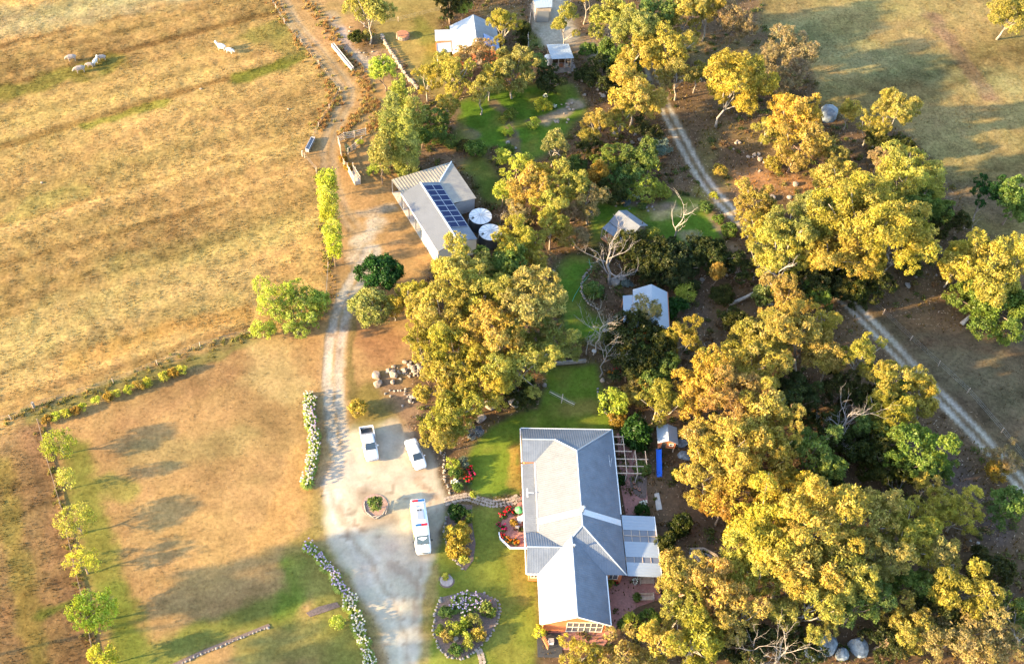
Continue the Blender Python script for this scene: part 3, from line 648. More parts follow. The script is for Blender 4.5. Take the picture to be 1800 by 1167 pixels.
# --- top of the picture, around the far homestead
T(648,8,38,26,'gum','tall pale limbed gum at the top edge left of the white homestead',8.5,lean=(0,0))
T(625,66,15,11,'dark','dark green bush beside the pale gum trunk near the top',None,'shrub')
T(646,64,10,14,'olive','small olive bush against the pale gum trunk near the top',None,'shrub')
T(624,63,7,7,'fresh','bright green bush at the near side of the dark bush by the dirt track',None,'shrub')
T(672,122,23,29,'fresh','round yellow green tree between dirt track and pale dry stone wall',5,shape='round')
T(790,2,36,26,'dark','dark bushy tree at the top edge behind the white homestead',4.5)
T(813,12,17,17,'fresh','light green tree with pale trunk before the dark tree at the top edge',4)
T(838,96,34,24,'tan','tan leaved tree in front of the far white homestead',5.5)
T(884,42,27,36,'yellow','bright yellow gum standing over the blue end of the homestead roof',6.5)
T(790,104,16,14,'gold','orange brown shrub at the corner of the homestead verandah',None,'shrub')
T(778,80,8,16,'orange','orange shrub along the left wall of the far homestead',None,'shrub')
T(862,132,26,42,'gum','slim yellow gum with pale trunk below the far homestead',5.5,lean=(0,0))
T(900,122,42,42,'olive','dense green gum right of the homestead with trunk in the green lawn',5.5,lean=(.2,-1))
T(752,135,24,32,'yellow','yellow gum at the lower end of the dry stone wall',5)
T(795,128,34,40,'gum','large yellow green gum over the garden bed below the stone wall',6)
T(787,182,23,26,'yellow','small yellow gum whose twin trunks stand at the green lawn edge',4,lean=(-.3,-.5))
T(922,52,12,24,'dark','dark hedge shrub beside the gravel lane to the far shed',None,'shrub')
T(918,75,10,16,'dark','dark shrub at the white post by the far lane',None,'shrub')
T(966,142,31,24,'dark','dark olive spreading tree in front of the skillion roofed pavilion',2.6,lean=(0,0))
T(992,34,25,40,'yellow','oval yellow gum with straight pale trunk behind the pavilion',7,lean=(.2,-.2))
T(1034,-22,30,20,'gum','gum at the top edge with only its white trunk showing',8,lean=(0,0))
T(1033,87,17,14,'green','low rounded bush right of the pavilion',None,'shrub')
T(1064,84,14,26,'green','small slender green tree right of the pavilion',3.5)
T(1058,128,34,30,'dark','dark evergreen mass between pavilion and track gums',2.8)
T(1024,130,16,14,'dark','low dark shrub over the rocks by the pavilion',None,'shrub')
T(1078,28,40,40,'gum','yellow green gum left of the cluster at the head of the right hand track',7)
T(1125,52,40,46,'olive','tall olive gum in the middle of the top cluster beside the track',8)
T(1162,22,32,30,'green','dark green gum at the top edge within the track cluster',7)
T(1205,22,34,42,'yellow','bright yellow gum at the top edge right of the cluster',7.5)
T(1247,8,34,38,'yellow','bright yellow gum at the top edge farthest right of the cluster',7.5)
T(1292,42,34,44,'tan','dull brown leaved tree with dark leaning trunk by the upper paddock',6,lean=(-1.2,-1.5),bark='bark_brown')
T(1170,88,44,48,'yellow','big rounded yellow gum overhanging the start of the track',7.5)
T(1120,95,36,40,'gum','yellow gum crown just left of the big rounded gum at the track',6.5)
T(1190,125,32,36,'olive','olive gum hanging over the track below the big rounded gum',6)
T(1122,165,50,45,'gold','golden tan gum with thin twin trunks in the rocky bed beside the track',6.5,lean=(-.6,-.8),bark='bark_pale')
# --- right of the track, upper
T(1296,142,56,58,'gum','large pale trunked gum with forked white trunk right of the track',8.5,lean=(-2.2,-1.6))
T(1390,92,46,40,'tan','brown half dead tree with pale twiggy top by the upper paddock',6,bark='bark_grey')
T(1378,140,34,32,'tan','thin brown leaved tree below the pale twiggy topped tree',4,bark='bark_brown')
T(1398,200,40,46,'gold','golden orange gum behind the boulders right of the track',6.5,lean=(-1.5,-1))
T(1412,252,46,40,'gold','orange tinted gum with reddish trunks over the sunlit rusty ground',5.5,lean=(-1.5,-1))
T(1494,196,17,24,'gum','small upright green gum beside the dark rock in the upper paddock',4)
T(1576,192,40,44,'yellow','pale yellow gum with slanting thin trunk at the upper paddock edge',7.5,lean=(-2,-1))
T(1530,222,30,26,'gum','low yellow green gum left of the pale yellow gum',4.5)
T(1470,272,28,26,'olive','olive gum between the orange gum and the huge spreading gum',4)
T(1560,255,36,24,'dark','dark green understorey tree below the pale yellow gum',3.5)
T(1788,22,48,34,'olive','grey green gum with pinkish twin trunks in the top right corner',6.5)
# --- huge spreading gum and neighbours
T(1330,352,38,36,'yellow','small golden yellow gum where the track passes the sunlit ground',4.5)
T(1326,410,26,20,'yellow','low yellow gum beside the track left of the huge spreading gum',3.8)
T(1592,310,62,46,'gum','yellow topped gum behind the huge spreading gum towards the paddock',7)
T(1546,275,24,26,'tan','pale tan topped tree rising behind the huge spreading gum',7)
T(1622,368,44,48,'green','mid green tree at the right rear of the huge spreading gum',5)
T(1658,392,34,42,'dark','blue green tree with bare sticks beside it at the paddock edge',4.2)
T(1400,408,52,52,'olive','olive gum forming the left end of the huge spreading gum row',6.5)
T(1455,362,54,46,'olive','rounded olive gum at the rear left of the huge spreading gum',7.5)
T(1525,385,84,66,'gum','huge spreading gum with domed golden olive crown beside the track',10)
T(1570,432,58,50,'gum','golden olive gum hanging right of the huge spreading gum',7.5)
T(1475,450,60,44,'yellow','yellow gum hanging low at the front of the huge spreading gum',6)
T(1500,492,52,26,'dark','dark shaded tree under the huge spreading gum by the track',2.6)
T(1742,338,32,28,'deep','dark green tree with black trunk in the shaded right paddock',5.5,lean=(-2.2,-2),bark='bark_brown')
T(1782,352,38,48,'green','soft green tree at the right edge beside the dark trunked tree',5)
T(1735,470,72,52,'yellow','broad bright yellow gum at the right edge of the picture',7)
T(1690,455,36,30,'gum','yellow green gum joined to the left of the broad bright yellow gum',6)
T(1755,530,62,44,'green','dark green lower tree beneath the broad bright yellow gum',3.8)
# --- middle gardens
T(703,190,20,54,'poplar','tall upright poplar at the rear of the poplar clump',5.5,shape='column')
T(728,212,20,62,'poplar','tall upright poplar at the rear right of the poplar clump',5.5,shape='column')
T(688,235,21,66,'poplar','tall upright poplar in the middle of the clump beside the stockyard',5,shape='column')
T(714,255,21,58,'poplar','leafy poplar at the right front of the poplar clump',4.5,shape='column')
T(670,276,20,52,'poplar','front poplar of the clump beside the loading ramp',4,shape='column')
T(656,300,12,16,'fresh','small sapling next to the loading ramp',None,'shrub')
T(708,300,8,12,'fresh','small sapling at the corner of the solar shed',None,'shrub')
T(742,240,16,26,'green','shaded green tree at the right of the poplar clump',2.6)
T(768,238,20,22,'green','green shrub in the bed behind the shed nearest the poplars',None,'shrub')
T(792,250,13,16,'green','narrow green shrub in the bed behind the shed',None,'shrub')
T(836,262,20,18,'green','leafy green shrub at the near corner of the green lawn',None,'shrub')
T(815,258,14,14,'dark','dark green shrub between two green shrubs behind the shed',None,'shrub')
T(882,276,17,18,'lime','bright yellow green ball shrub at the lawn corner above the water tanks',None,'shrub')
T(910,290,28,32,'fresh','bright green feathery tree right of the yellow green ball shrub',4)
T(893,232,10,13,'lime','small yellow ball shrub in the middle of the upper lawn',None,'shrub')
T(938,217,14,12,'lime','round yellow green shrub on the upper lawn bed',None,'shrub')
T(897,200,13,9,'green','low green shrub at the foot of the dense green gum',None,'shrub')
T(955,186,17,10,'fresh','low lime shrub beside the pale paved spot in the upper lawn',None,'shrub')
T(976,250,25,44,'olive','pale olive gum at the end of the upper lawn',5.2)
T(1052,212,31,36,'yellow','round yellow gum right of the upper lawn',4.6)
T(1036,240,20,18,'gum','low yellow gum in front of the round yellow gum',2.8)
T(1068,290,30,28,'green','dark green garden tree below the rocky bed',3)
T(1012,288,20,14,'green','low green shrub behind the orange tinged tree',None,'shrub')
T(1160,258,22,20,'grey','blue grey rounded shrub beside the track',None,'shrub')
T(1118,282,40,32,'green','leafy mid green tree in the cottage garden nearest the blue grey shrub',3.6)
T(1130,322,42,24,'fresh','light topped green tree in the cottage garden front',2.6)
T(1096,318,30,28,'green','shaded green tree at the left of the cottage garden',2.8)
T(1128,362,8,6,'green','low plant in the curved bed behind the cottage',.4,'plant')
T(1100,356,9,7,'grey','grey plant in the curved bed behind the cottage',.4,'plant')
T(895,262,9,7,'green','small dark plant at the near end of the upper lawn bed',.4,'plant')
T(884,210,9,8,'fresh','small lime plant in the upper lawn bed by the gum trunk',.4,'plant')
T(1168,338,13,13,'fresh','small green shrub at the end of the cottage garden bed',None,'shrub')
T(1050,306,20,28,'orange','orange tinged upright tree above the small cottage',3.5)
T(1000,322,38,32,'gum','pale yellow gum left of the orange tinged tree',5.5)
T(930,332,38,42,'gold','yellow and brown foliaged tree right of the water tanks',5)
T(965,360,32,40,'gum','yellow gum in front of the brown foliaged tree',5)
T(1030,352,36,26,'tan','bare brown twiggy tree behind the dead grey tree',4.5,bark='bark_grey')
T(912,375,28,24,'tan','sparse brownish tree with pale limbs beside the second tank',3.6,bark='bark_pale')
T(990,405,26,36,'gold','brown gold sapling cluster left of the dead grey tree',3.6)
T(905,425,42,34,'yellow','yellow gum at the front corner of the solar shed',5.5)
T(948,455,26,34,'tan','brown twiggy shrub mound beside the green lawn strip',2.4,bark='bark_grey')
T(1240,365,13,14,'green','small green bush at the track edge right of the white dead tree',None,'shrub')
T(1255,345,8,9,'lime','tiny lime bush at the track edge',None,'shrub')
T(1282,405,16,14,'green','dark green bush by the curved path at the track',None,'shrub')
T(1262,385,10,11,'green','green bush left of the dark bush by the curved path',None,'shrub')
T(1148,412,16,14,'fresh','sunlit topped shrub at the corner of the small cottage',1.8,'shrub')
T(1125,448,46,38,'dark','dark dense tree in front of the small cottage',3.2)
T(1190,452,50,40,'dark','dark dense tree below the white dead tree',3.2)
T(1255,450,40,34,'dark','dark dense tree left of the track bend',3)
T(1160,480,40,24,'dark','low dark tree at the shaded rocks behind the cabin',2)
T(1045,510,18,15,'green','dark green shrub inside the curved stone edged bed',None,'shrub')
T(1103,500,10,9,'grey','grey leaved plant behind the white roofed cabin',None,'shrub')
T(1206,515,20,22,'lime','lone bright yellow bush in the shade right of the cabin',1.6,'shrub')
T(1190,545,26,24,'deep','dark bush beneath the lone bright yellow bush',None,'shrub')
T(1262,478,14,22,'orange','golden weeping sapling with thin pale legs near the track',3.2,limbs=2)
# --- centre block of gums by the drive
T(666,484,40,26,'deep','dark green round tree beside the upper drive',3.4,shape='round')
T(652,542,38,46,'olive','pale olive willowy tree beside the upper drive',3.6,shape='round')
T(694,540,18,28,'gum','small olive gum behind the pale willowy tree',3)
T(730,520,36,36,'gum','olive gum at the left end of the central grove',4.5)
T(805,472,52,40,'yellow','yellow gum of the central grove nearest the solar shed',6.5)
T(875,470,44,34,'green','green shaded gum at the rear of the central grove',5)
T(770,535,52,46,'gum','yellow olive gum at the left rear of the central grove',7.5)
T(850,520,54,44,'gum','golden olive gum at the rear middle of the central grove',8)
T(935,535,64,52,'olive','biggest domed olive gum at the right of the central grove',9)
T(870,585,58,46,'gold','golden brown tinged gum in the heart of the central grove',8.5)
T(965,600,46,42,'olive','grey olive gum hanging over the green lawn strip',6)
T(915,640,60,46,'olive','olive gum with reddish limb at the front right of the grove',6.5)
T(740,602,34,46,'yellow','yellow green gum at the left edge of the grove above the rock heap',5)
T(805,615,52,42,'gum','yellow gum with exposed twigs in the middle of the grove',7)
T(775,668,50,44,'gold','tan gum at the lower left of the grove beside the rock heap',5.5)
T(850,672,56,42,'gum','mustard gum at the front of the grove above the big boulder',6)
T(915,690,36,22,'dark','dark low tree behind the round boulder',2.2)
T(790,728,46,42,'gum','mustard gum over the parked white sedan',5)
T(775,768,36,34,'yellow','yellow gum branch end tree beside the white sedan',3.8)
T(822,700,30,26,'gold','tan gum beside the big round boulder',4)
T(628,718,18,18,'gold','dry straw coloured bush behind the white pickup',None,'shrub')
T(660,886,14,14,'green','round dark green bush in the gravel turning circle',1.2,'shrub')
# --- left of the drive
T(480,522,38,56,'lime','tall bright green tree beside the drive at the paddock corner',4.5)
T(545,530,38,34,'fresh','darker green tree right of the tall bright tree at the paddock corner',3)
T(520,560,42,28,'fresh','broad green tree at the foot of the paddock corner clump',2.6)
T(462,578,24,24,'lime','low lime green bush at the left of the paddock corner clump',1.8,'shrub')
for i, (x, y, rx, ry, w) in enumerate([(573,316,20,36,'farthest'),(577,350,18,38,'second farthest'),(581,384,18,38,'middle'),(584,414,17,36,'second nearest'),(587,438,14,34,'nearest')]):
    T(x, y, rx, ry, 'lime', w+' narrow poplar of the row along the paddock fence', 3.2, shape='column', group='narrow poplars in a row along the paddock fence', name='poplar_tree')
T(103,783,30,31,'thin','yellow green round tree at the top of the lawn edge row',2.6,shape='round',group='trees along the left lawn fence')
T(118,842,18,27,'thin','small pale tree second from the top of the lawn edge row',2.2,shape='round',group='trees along the left lawn fence')
T(133,917,34,30,'thin','round olive lime tree in the middle of the lawn edge row',2.6,shape='round',group='trees along the left lawn fence')
T(143,985,29,34,'thin','thin crowned tree just above the brightest tree of the lawn edge row',2.5,group='trees along the left lawn fence')
T(165,1075,43,46,'lime','largest brightest lime tree of the lawn edge row',3.1,shape='round',group='trees along the left lawn fence')
T(183,1152,25,26,'lime','small lime tree at the bottom edge of the lawn edge row',2.4,shape='round',group='trees along the left lawn fence')
# --- right of the house
T(1118,602,62,46,'dark','large dark tree hiding the front of the white roofed cabin',3.8,shape='round')
T(1150,645,46,30,'green','dull green tree at the foot of the large dark tree',2.6)
T(1205,592,29,36,'yellow','neat yellow gum right of the white roofed cabin',5)
T(1172,600,18,34,'gum','slim yellow green gum between dark tree and neat yellow gum',3.8)
T(1140,545,30,14,'tan','pale flowering top over the front of the cabin roof',4.6,limbs=2)
T(1076,712,26,34,'fresh','yellow green bush beside the house lawn under the bare white saplings',1.7,'shrub')
T(1122,690,30,26,'gold','brownish shrub in the dark corner beyond the house lawn',None,'shrub')
T(1085,738,16,15,'orange','golden shrub at the curved edge of the house lawn',None,'shrub')
T(1118,765,26,42,'deep','dark shrub between pergola and playhouse',1.8,'shrub')
T(1128,822,15,18,'green','green shrub at the end of the pergola',None,'shrub')
T(1090,845,9,20,'deep','narrow dark hedge along the east wall of the house',None,'shrub')
T(1130,900,14,12,'deep','dark bush with white flowers beside the patio roof',None,'shrub')
T(1192,835,11,12,'green','small green bush by the grey boulder next to the slide',None,'shrub')
T(1168,960,20,60,'dark','dark hedge bank beside the patio roof',1.6,'shrub')
T(1195,925,20,30,'dark','dark shrub bank right of the patio roof',1.2,'shrub')
T(1338,455,28,48,'gum','mixed green gum left of the bleached dead tree',4.5)
T(1345,520,22,26,'green','green sapling beside the bleached dead tree base',2.4)
T(1380,528,42,22,'gold','golden shrub crowned gum just below the bleached dead tree',4.5)
T(1340,592,50,40,'yellow','yellow gum at the rear left of the golden grove',6)
T(1408,590,60,48,'yellow','bright yellow gum at the rear of the golden grove',7)
T(1450,560,30,32,'yellow','yellow gum at the right rear of the golden grove near the track',6)
T(1290,618,24,24,'gum','low olive gum left of the golden grove',4)
T(1335,640,48,40,'gold','golden tan gum in the rear middle of the golden grove',7)
T(1240,672,54,46,'gold','pale golden gum at the left of the golden grove',7)
T(1160,706,40,28,'yellow','yellow gum reaching towards the playhouse roof',5)
T(1300,700,58,50,'red','reddish gum in the middle of the golden grove',8)
T(1345,725,56,46,'yellow','bright yellow gum right of the reddish gum',8)
T(1248,768,44,40,'gold','golden gum overhanging the playhouse',6.5)
T(1290,790,62,48,'yellow','broad yellow gum at the middle front of the golden grove',8)
T(1355,785,50,44,'gold','golden gum at the right front of the grove beside the dead twigs',7)
T(1245,835,50,40,'yellow','yellow gum overhanging the dry yard beside the slide',5.5)
T(1300,852,56,40,'yellow','yellow gum below the broad yellow gum of the golden grove',6)
T(1268,892,44,30,'orange','amber leaved gum at the foot of the golden grove',4)
T(1400,695,44,38,'dark','dark shaded gum behind the dead twiggy tree',4)
T(1425,800,54,46,'green','dark green round gum among the dead twigs',5)
T(1385,870,46,34,'gum','olive gum shaded below the dark green round gum',4.5)
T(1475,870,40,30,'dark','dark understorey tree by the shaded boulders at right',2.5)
T(1462,632,24,34,'yellow','thin yellow gum with gaps right of the golden grove',5.5)
T(1512,622,36,46,'yellow','upright bright yellow gum beside the gravel track',6.5)
T(1575,668,44,36,'yellow','yellow gum leaning over the gravel track',6)
T(1625,680,24,26,'gum','green end gum touching the gravel track',4.6)
T(1565,735,44,40,'gum','mixed green gum left of the gravel track',5)
T(1625,712,22,18,'yellow','small pale yellow gum over the near rut of the track',4.5)
T(1535,760,36,36,'green','green gum next to the dead grey twiggy tree',4)
T(1610,790,52,44,'green','dark green gum with yellow tips beside the track',5)
T(1560,820,44,34,'dark','dark tree below the green gum beside the dead twigs',3)
T(1632,848,24,24,'yellow','small golden gum above the shaded leaf litter',4)
T(1510,700,34,40,'dark','dark tree behind the dead grey twiggy tree',3)
# --- bottom right
T(1770,800,32,18,'tan','straw coloured bush hanging over the track at the right edge',2.2)
T(1755,828,22,14,'orange','orange bush at the right edge beside the track',1.4,'shrub')
T(1772,888,40,40,'green','green gum at the right edge below the track',4.5)
T(1665,885,30,32,'yellow','golden topped gum left of the right edge gum',5)
T(1690,905,38,32,'gum','green gum behind the golden topped gum',4.2)
T(1350,925,72,46,'gum','big domed yellow olive gum above the garden fountain',8.5)
T(1440,930,72,56,'gum','biggest domed yellow gum at the bottom right',10)
T(1475,880,34,30,'yellow','yellow topped gum rising behind the biggest domed yellow gum',7)
T(1525,915,56,44,'olive','olive gum right of the biggest domed yellow gum',8)
T(1330,985,56,44,'gum','yellow gum at the left of the bottom right dome beside the fountain',7)
T(1400,995,66,50,'gum','full yellow olive gum in the middle of the bottom right grove',8.5)
T(1480,1000,62,48,'gum','golden olive gum in the bottom right grove left of the bare limb',7.5)
T(1545,975,50,40,'olive','olive gum over the bare grey limb at the bottom right',7)
T(1425,1060,62,40,'yellow','pale yellow gum hanging at the lower front of the bottom right grove',6)
T(1510,1060,46,38,'green','shaded green gum above the pair of lichen boulders',5)
T(1600,940,50,46,'gum','yellow green gum at the right of the bottom right grove',7)
T(1650,975,42,48,'olive','olive gum with pale tips at the right end of the bottom right grove',6.5)
T(1685,1045,52,34,'yellow','bright yellow branchy gum at the lower right',5.5)
T(1620,1030,36,34,'green','dark green gum beneath the bright yellow branchy gum',4)
T(1600,1100,52,46,'olive','grey olive tree right of the lichen boulders at the bottom edge',4)
T(1690,1115,64,50,'tan','brownish olive flowering tree at the bottom right edge',4.5,bark='bark_brown')
T(1775,1075,34,40,'green','dark green tree in the bottom right corner',3.5)
T(1200,1022,48,38,'gold','orange gold gum at the corner of the brick patio',5.5)
T(1183,985,24,22,'gold','golden gum tip touching the corner of the patio roof',5)
T(1260,1050,58,44,'gold','golden gum with pale branch below the fountain',6.5)
T(1200,1075,40,36,'gum','yellow olive gum below the orange gold gum at the patio',5)
T(1295,1085,44,38,'gold','amber gum with a sunlit pale fork below the fountain',5.5,bark='bark_pale')
T(1225,1130,56,44,'gum','yellow gum at the bottom edge right of the house',5)
T(1160,1130,40,36,'gum','olive gum at the bottom edge beside the house',4.5)
T(1095,1152,46,24,'gold','golden bush crowned tree at the bottom edge below the house gable',3.4)
T(1020,1152,40,30,'yellow','yellow shrub tree before the gable window wall at the bottom edge',3.2)
T(1110,1088,14,17,'lime','lime green bush at the edge of the brick patio',1.1,'shrub')
T(1094,1098,9,9,'green','small green bush beside the lime bush at the patio',None,'shrub')
T(1140,1090,20,9,'green','low clipped hedge along the brick patio edge',.6,'shrub')
T(948,1112,11,22,'lime','narrow lime green hedge against the front corner of the house',1.1,'shrub')
T(1310,1130,50,40,'dark','dark tree behind the bare white branches at the bottom edge',3)
T(1400,1135,40,30,'dark','low dark tree among the bare branches at the bottom edge',2.4)
T(1740,1000,40,30,'dark','dark undergrowth bush on the litter at the lower right',1.6,'shrub')
T(1560,1030,26,24,'green','green undergrowth sapling beside the bare grey limb',3)
# --- further trees filling the gardens and the bush
for x, y, rx, ry, k, l, h in [
 (846,158,30,34,'gum','gum between the slim yellow gum and the green lawn corner',5), (936,112,24,24,'green','green tree behind the dense green gum near the lane',3.4), (762,205,24,28,'green','leafy tree between poplars and green lawn',3.2),
 (1092,112,32,30,'green','green understorey tree below the track cluster',3.5), (1092,208,26,28,'gum','small gum beside the golden tan gum',4), (1138,232,26,20,'dark','dark understorey tree among the track side rocks',2.6),
 (1030,262,22,18,'dark','dark garden tree at the end of the upper lawn',2.4), (952,302,26,28,'gum','slim gum between brown foliaged tree and pale olive gum',4.5), (884,338,20,24,'fresh','bright garden tree right of the shed lean to',3.2),
 (1076,338,30,20,'dark','dark tree behind the dead grey tree top',2.6), (1000,372,30,26,'tan','brown twiggy tree between gums and dead grey tree',3.6), (968,398,28,28,'gum','yellow gum left of the dead grey tree',4.6),
 (930,462,30,26,'gum','gum at the head of the green lawn strip',4.2), (905,488,34,28,'green','green gum at the rear right of the central grove',4.6), (1012,418,22,22,'tan','low brown thicket at the foot of the dead grey tree',2.2),
 (1372,442,46,36,'gum','gum overhanging the middle of the gravel track',6), (1345,392,30,28,'yellow','yellow gum overhanging the track above the bleached dead tree',5.2), (1432,478,52,32,'dark','dark tree screening the track under the huge spreading gum',3.2), (1440,520,30,24,'green','green tree at the track below the huge spreading gum',3.2),
 (1478,688,40,34,'dark','dark gum behind the thin yellow gum',3.6), (1555,700,36,30,'green','green gum below the leaning yellow gum',4), (1505,780,44,34,'dark','dark tree in the hollow right of the dead twigs',3), (1652,822,28,22,'green','green shrubby tree at the track below the small golden gum',2.6), (1450,745,36,32,'dark','dark gum left of the dead grey twiggy tree',3.4),
 (1655,1085,48,36,'dark','dark tree behind the brownish flowering tree',3.6), (1560,1125,42,32,'dark','dark tree at the bottom edge right of the lichen boulders',3), (1745,1140,48,32,'tan','brownish tree filling the bottom right corner',3.4), (1625,905,34,30,'gum','gum at the upper right of the bottom right grove',5.5),
 (1290,560,26,22,'dark','low dark tree in the shade right of the neat yellow gum',2.4), (1250,640,30,24,'gum','gum joining the neat yellow gum and the pale golden gum',4.6), (1225,130,20,22,'gum','small gum hanging over the pinkish boulder',4), (1350,225,26,24,'gum','small gum between forked white trunk and golden orange gum',3.4), (1480,320,40,28,'gum','low gum before the olive gum at the spreading gum row',4.4),
 (1265,300,14,12,'gold','dry golden bush at the track verge by the blue grey shrub',1), (1360,290,18,14,'gold','dry golden bush on the sunlit rusty ground',1.2), (1440,310,22,18,'gum','bushy gum above the rounded olive gum',3), (1668,470,22,18,'dark','dark bush at the left foot of the broad bright yellow gum',1.4), (1600,470,22,16,'dark','dark bush under the right end of the huge spreading gum',1.4), (1300,470,24,22,'dark','dark tree left of the mixed green gum',2.4), (1270,520,22,16,'dark','dark bush near the thick pale fallen log',1.4), (1100,650,34,28,'dark','dark tree under the dull green tree',2.4), (1215,505,16,12,'dark','dark bush above the lone bright yellow bush',1.2)]:
    T(x, y, rx, ry, k, l, h)
# --- gums beyond the left edge of the frame; their long shadows fall across the paddocks and the lower drive
def far_gum(x, y, R, H, label):
    px, py = Qa(x, y, H); s = CAM_F/((y*math.cos(CAM_P)-(H-CAM_H)*math.sin(CAM_P)))
    T(px, py, R*s, R*s*.9, 'gum', label, H, group='gums beyond the left edge of the picture')
far_gum(-63, 54, 5.4, 15, 'tall gum outside the picture left of the small bottom lime tree')
far_gum(-54, 45, 5.6, 14.0, 'tall gum outside the picture beyond its lower left corner')

def undergrowth():
    """low ferns, weeds and bark heaps of the bush floor: nobody could count them"""
    rs = np.random.RandomState(44); ids = [TNAMES.index('ground')]; px, py = Qa(gx, gy)
    k = np.isin(TZONE, ids) & (px > 700) & (px < 1830) & (py > -20) & (py < 1190); jj, ii = np.nonzero(k); V = []; C = []
    s = rs.randint(0, len(jj), 5200); x = X0+(ii[s]+.5)*DX; y = Y0+(jj[s]+.5)*DX; d = fbm(x, y, 7, 201, 3); keep = rs.rand(len(x)) < np.clip(.22+d*.9, .03, .8)
    cols = np.array([(.08, .095, .02), (.055, .075, .018), (.14, .12, .035), (.18, .105, .05), (.11, .11, .03)])
    for x_, y_, j, i in zip(x[keep], y[keep], jj[s][keep], ii[s][keep]):
        r = rs.uniform(.25, .75); n = int(70*r+12); c = cols[rs.randint(5)]*rs.uniform(.7, 1.3)
        p = rs.randn(n, 3)*np.array((r*.5, r*.5, r*.28)); p[:, 2] = np.abs(p[:, 2])+.05; p += np.array((x_, y_, TZ[j, i]))
        t = rs.randn(n, 3); t /= np.linalg.norm(t, axis=1)[:, None]; b = np.cross(t, rs.randn(n, 3)); b /= np.linalg.norm(b, axis=1)[:, None]
        V.append(np.stack([p-t*.15, p+b*.09, p+t*.15, p-b*.09], 1)); C.append(c*rs.uniform(.7, 1.3, (n, 1)))
    V = np.concatenate(V); me = np_mesh('undergrowth', V.reshape(-1, 3), np.arange(len(V)*4).reshape(-1, 4), 4, M['leaf']); set_col(me, np.concatenate(C)); link('undergrowth', me)['kind'] = 'stuff'
    n = 26000; s = rs.randint(0, len(jj), n); p = np.stack([X0+(ii[s]+rs.rand(n))*DX, Y0+(jj[s]+rs.rand(n))*DX, TZ[jj[s], ii[s]]+.03], -1)
    a = rs.rand(n)*6.283; l = rs.uniform(.08, .28, n); t = np.stack([np.cos(a)*l, np.sin(a)*l, rs.uniform(-.02, .06, n)], -1); b = np.stack([-np.sin(a), np.cos(a), np.zeros(n)], -1)*rs.uniform(.03, .07, (n, 1))
    V = np.stack([p-t, p+b, p+t+np.array((0, 0, .04)), p-b], 1); me = np_mesh('leaf_litter', V.reshape(-1, 3), np.arange(n*4).reshape(-1, 4), 4, M['grass'])
    set_col(me, np.array([(.30, .19, .11), (.22, .13, .08), (.36, .27, .19), (.15, .09, .06)])[rs.randint(0, 4, n)]*rs.uniform(.7, 1.25, (n, 1))); link('leaf_litter', me)['kind'] = 'stuff'
undergrowth()
# ------------------------------------------------------------------ dead trees and bare branches
def bare_tree(bx, by, H, label, r0=.22, spread=.8, nb=6, depth=3, lean=(0, 0), bark='bark_grey', seed=1, start=.35, cat='dead tree', twigs=3):
    r0 *= .8; twigs += 1; rng = random.Random(seed); b = G(bx, by, 0); gz = ground_z(b.x, b.y)
    t = thing('dead_tree', label, cat, (b.x, b.y, gz))
    mb = MB(); pts = []
    for k in range(7):
        u = k/6; pts.append(Vector((lean[0]*u*H+rng.uniform(-.035, .035)*H*(k > 0), lean[1]*u*H+rng.uniform(-.03, .03)*H*(k > 0), H*.82*u-.2*(k == 0))))
    mb.tube(pts, [r0*(1.3 if k == 0 else 1-.125*k) for k in range(7)], 7); mb.build('trunk', M[bark], t, True)
    def grow(mb, p, d, L, r, dep):
        q = [p]; dd = d.copy()
        for k in range(4):
            dd = (dd+Vector((rng.uniform(-.35, .35), rng.uniform(-.35, .35), rng.uniform(-.1, .3)))).normalized(); q.append(q[-1]+dd*L/4)
        mb.tube(q, [r*(1-.2*k) for k in range(5)], 5 if r > .04 else 4)
        if dep > 0:
            for k in range(twigs):
                a = q[1+k % 4]; nd = (dd+Vector((rng.uniform(-1, 1), rng.uniform(-1, 1), rng.uniform(-.3, .7)))).normalized()
                grow(mb, a, nd, L*rng.uniform(.4, .7), max(r*.42, .014), dep-1)
    for k in range(nb):
        u = start+(1-start)*k/max(nb-1, 1); i = min(int(u*6), 5); p = pts[i].lerp(pts[i+1], u*6-i) if i < 6 else pts[6]
        a = 2.4*k+rng.uniform(-.4, .4)
        d = Vector((math.cos(a)*spread, math.sin(a)*spread, rng.uniform(.35, .8))).normalized()
        bm_ = MB(); grow(bm_, p, d, H*rng.uniform(.32, .5), r0*(.55-.25*u), depth-1); bm_.build('branch', M[bark], t, True)
    return t
bare_tree(1072, 500, 9.0, 'big dead grey tree spreading over the green lawn strip', .32, 1.1, 9, 3, (-.12, .12), seed=3, start=.12)
bare_tree(1180, 430, 8.5, 'white dead tree standing alone on the cottage lawn', .21, .45, 7, 2, (.10, .05), 'bark_pale', 5, .3, twigs=2)
bare_tree(1352, 535, 7.5, 'bleached dead tree with forked top left of the gravel track', .34, 1.0, 6, 3, (.05, .1), 'bark_pale', 8, .35, twigs=2)
bare_tree(1450, 800, 8.0, 'dead grey twiggy tree among dark foliage left of the track', .30, 1.0, 9, 3, (.25, .25), seed=12, start=.25)
bare_tree(1300, 1175, 7.5, 'bare dead tree at the bottom edge left of the lichen boulders', .15, .9, 6, 3, (.1, 0), seed=15, start=.2, twigs=2)
bare_tree(1352, 1180, 8.0, 'bare white dead tree nearest the lichen boulders at the bottom edge', .17, .9, 8, 3, (.06, 0), 'bark_pale', 18, .25)
bare_tree(1044, 622, 7.5, 'tallest bare white sapling at the end of the house lawn', .16, .7, 7, 3, (.08, .05), 'bark_pale', 21, .62, cat='tree')
bare_tree(1031, 624, 4.8, 'short bare sapling left of the tallest bare sapling', .12, .6, 6, 2, (.02, .05), 'bark_pale', 24, .5, cat='tree')
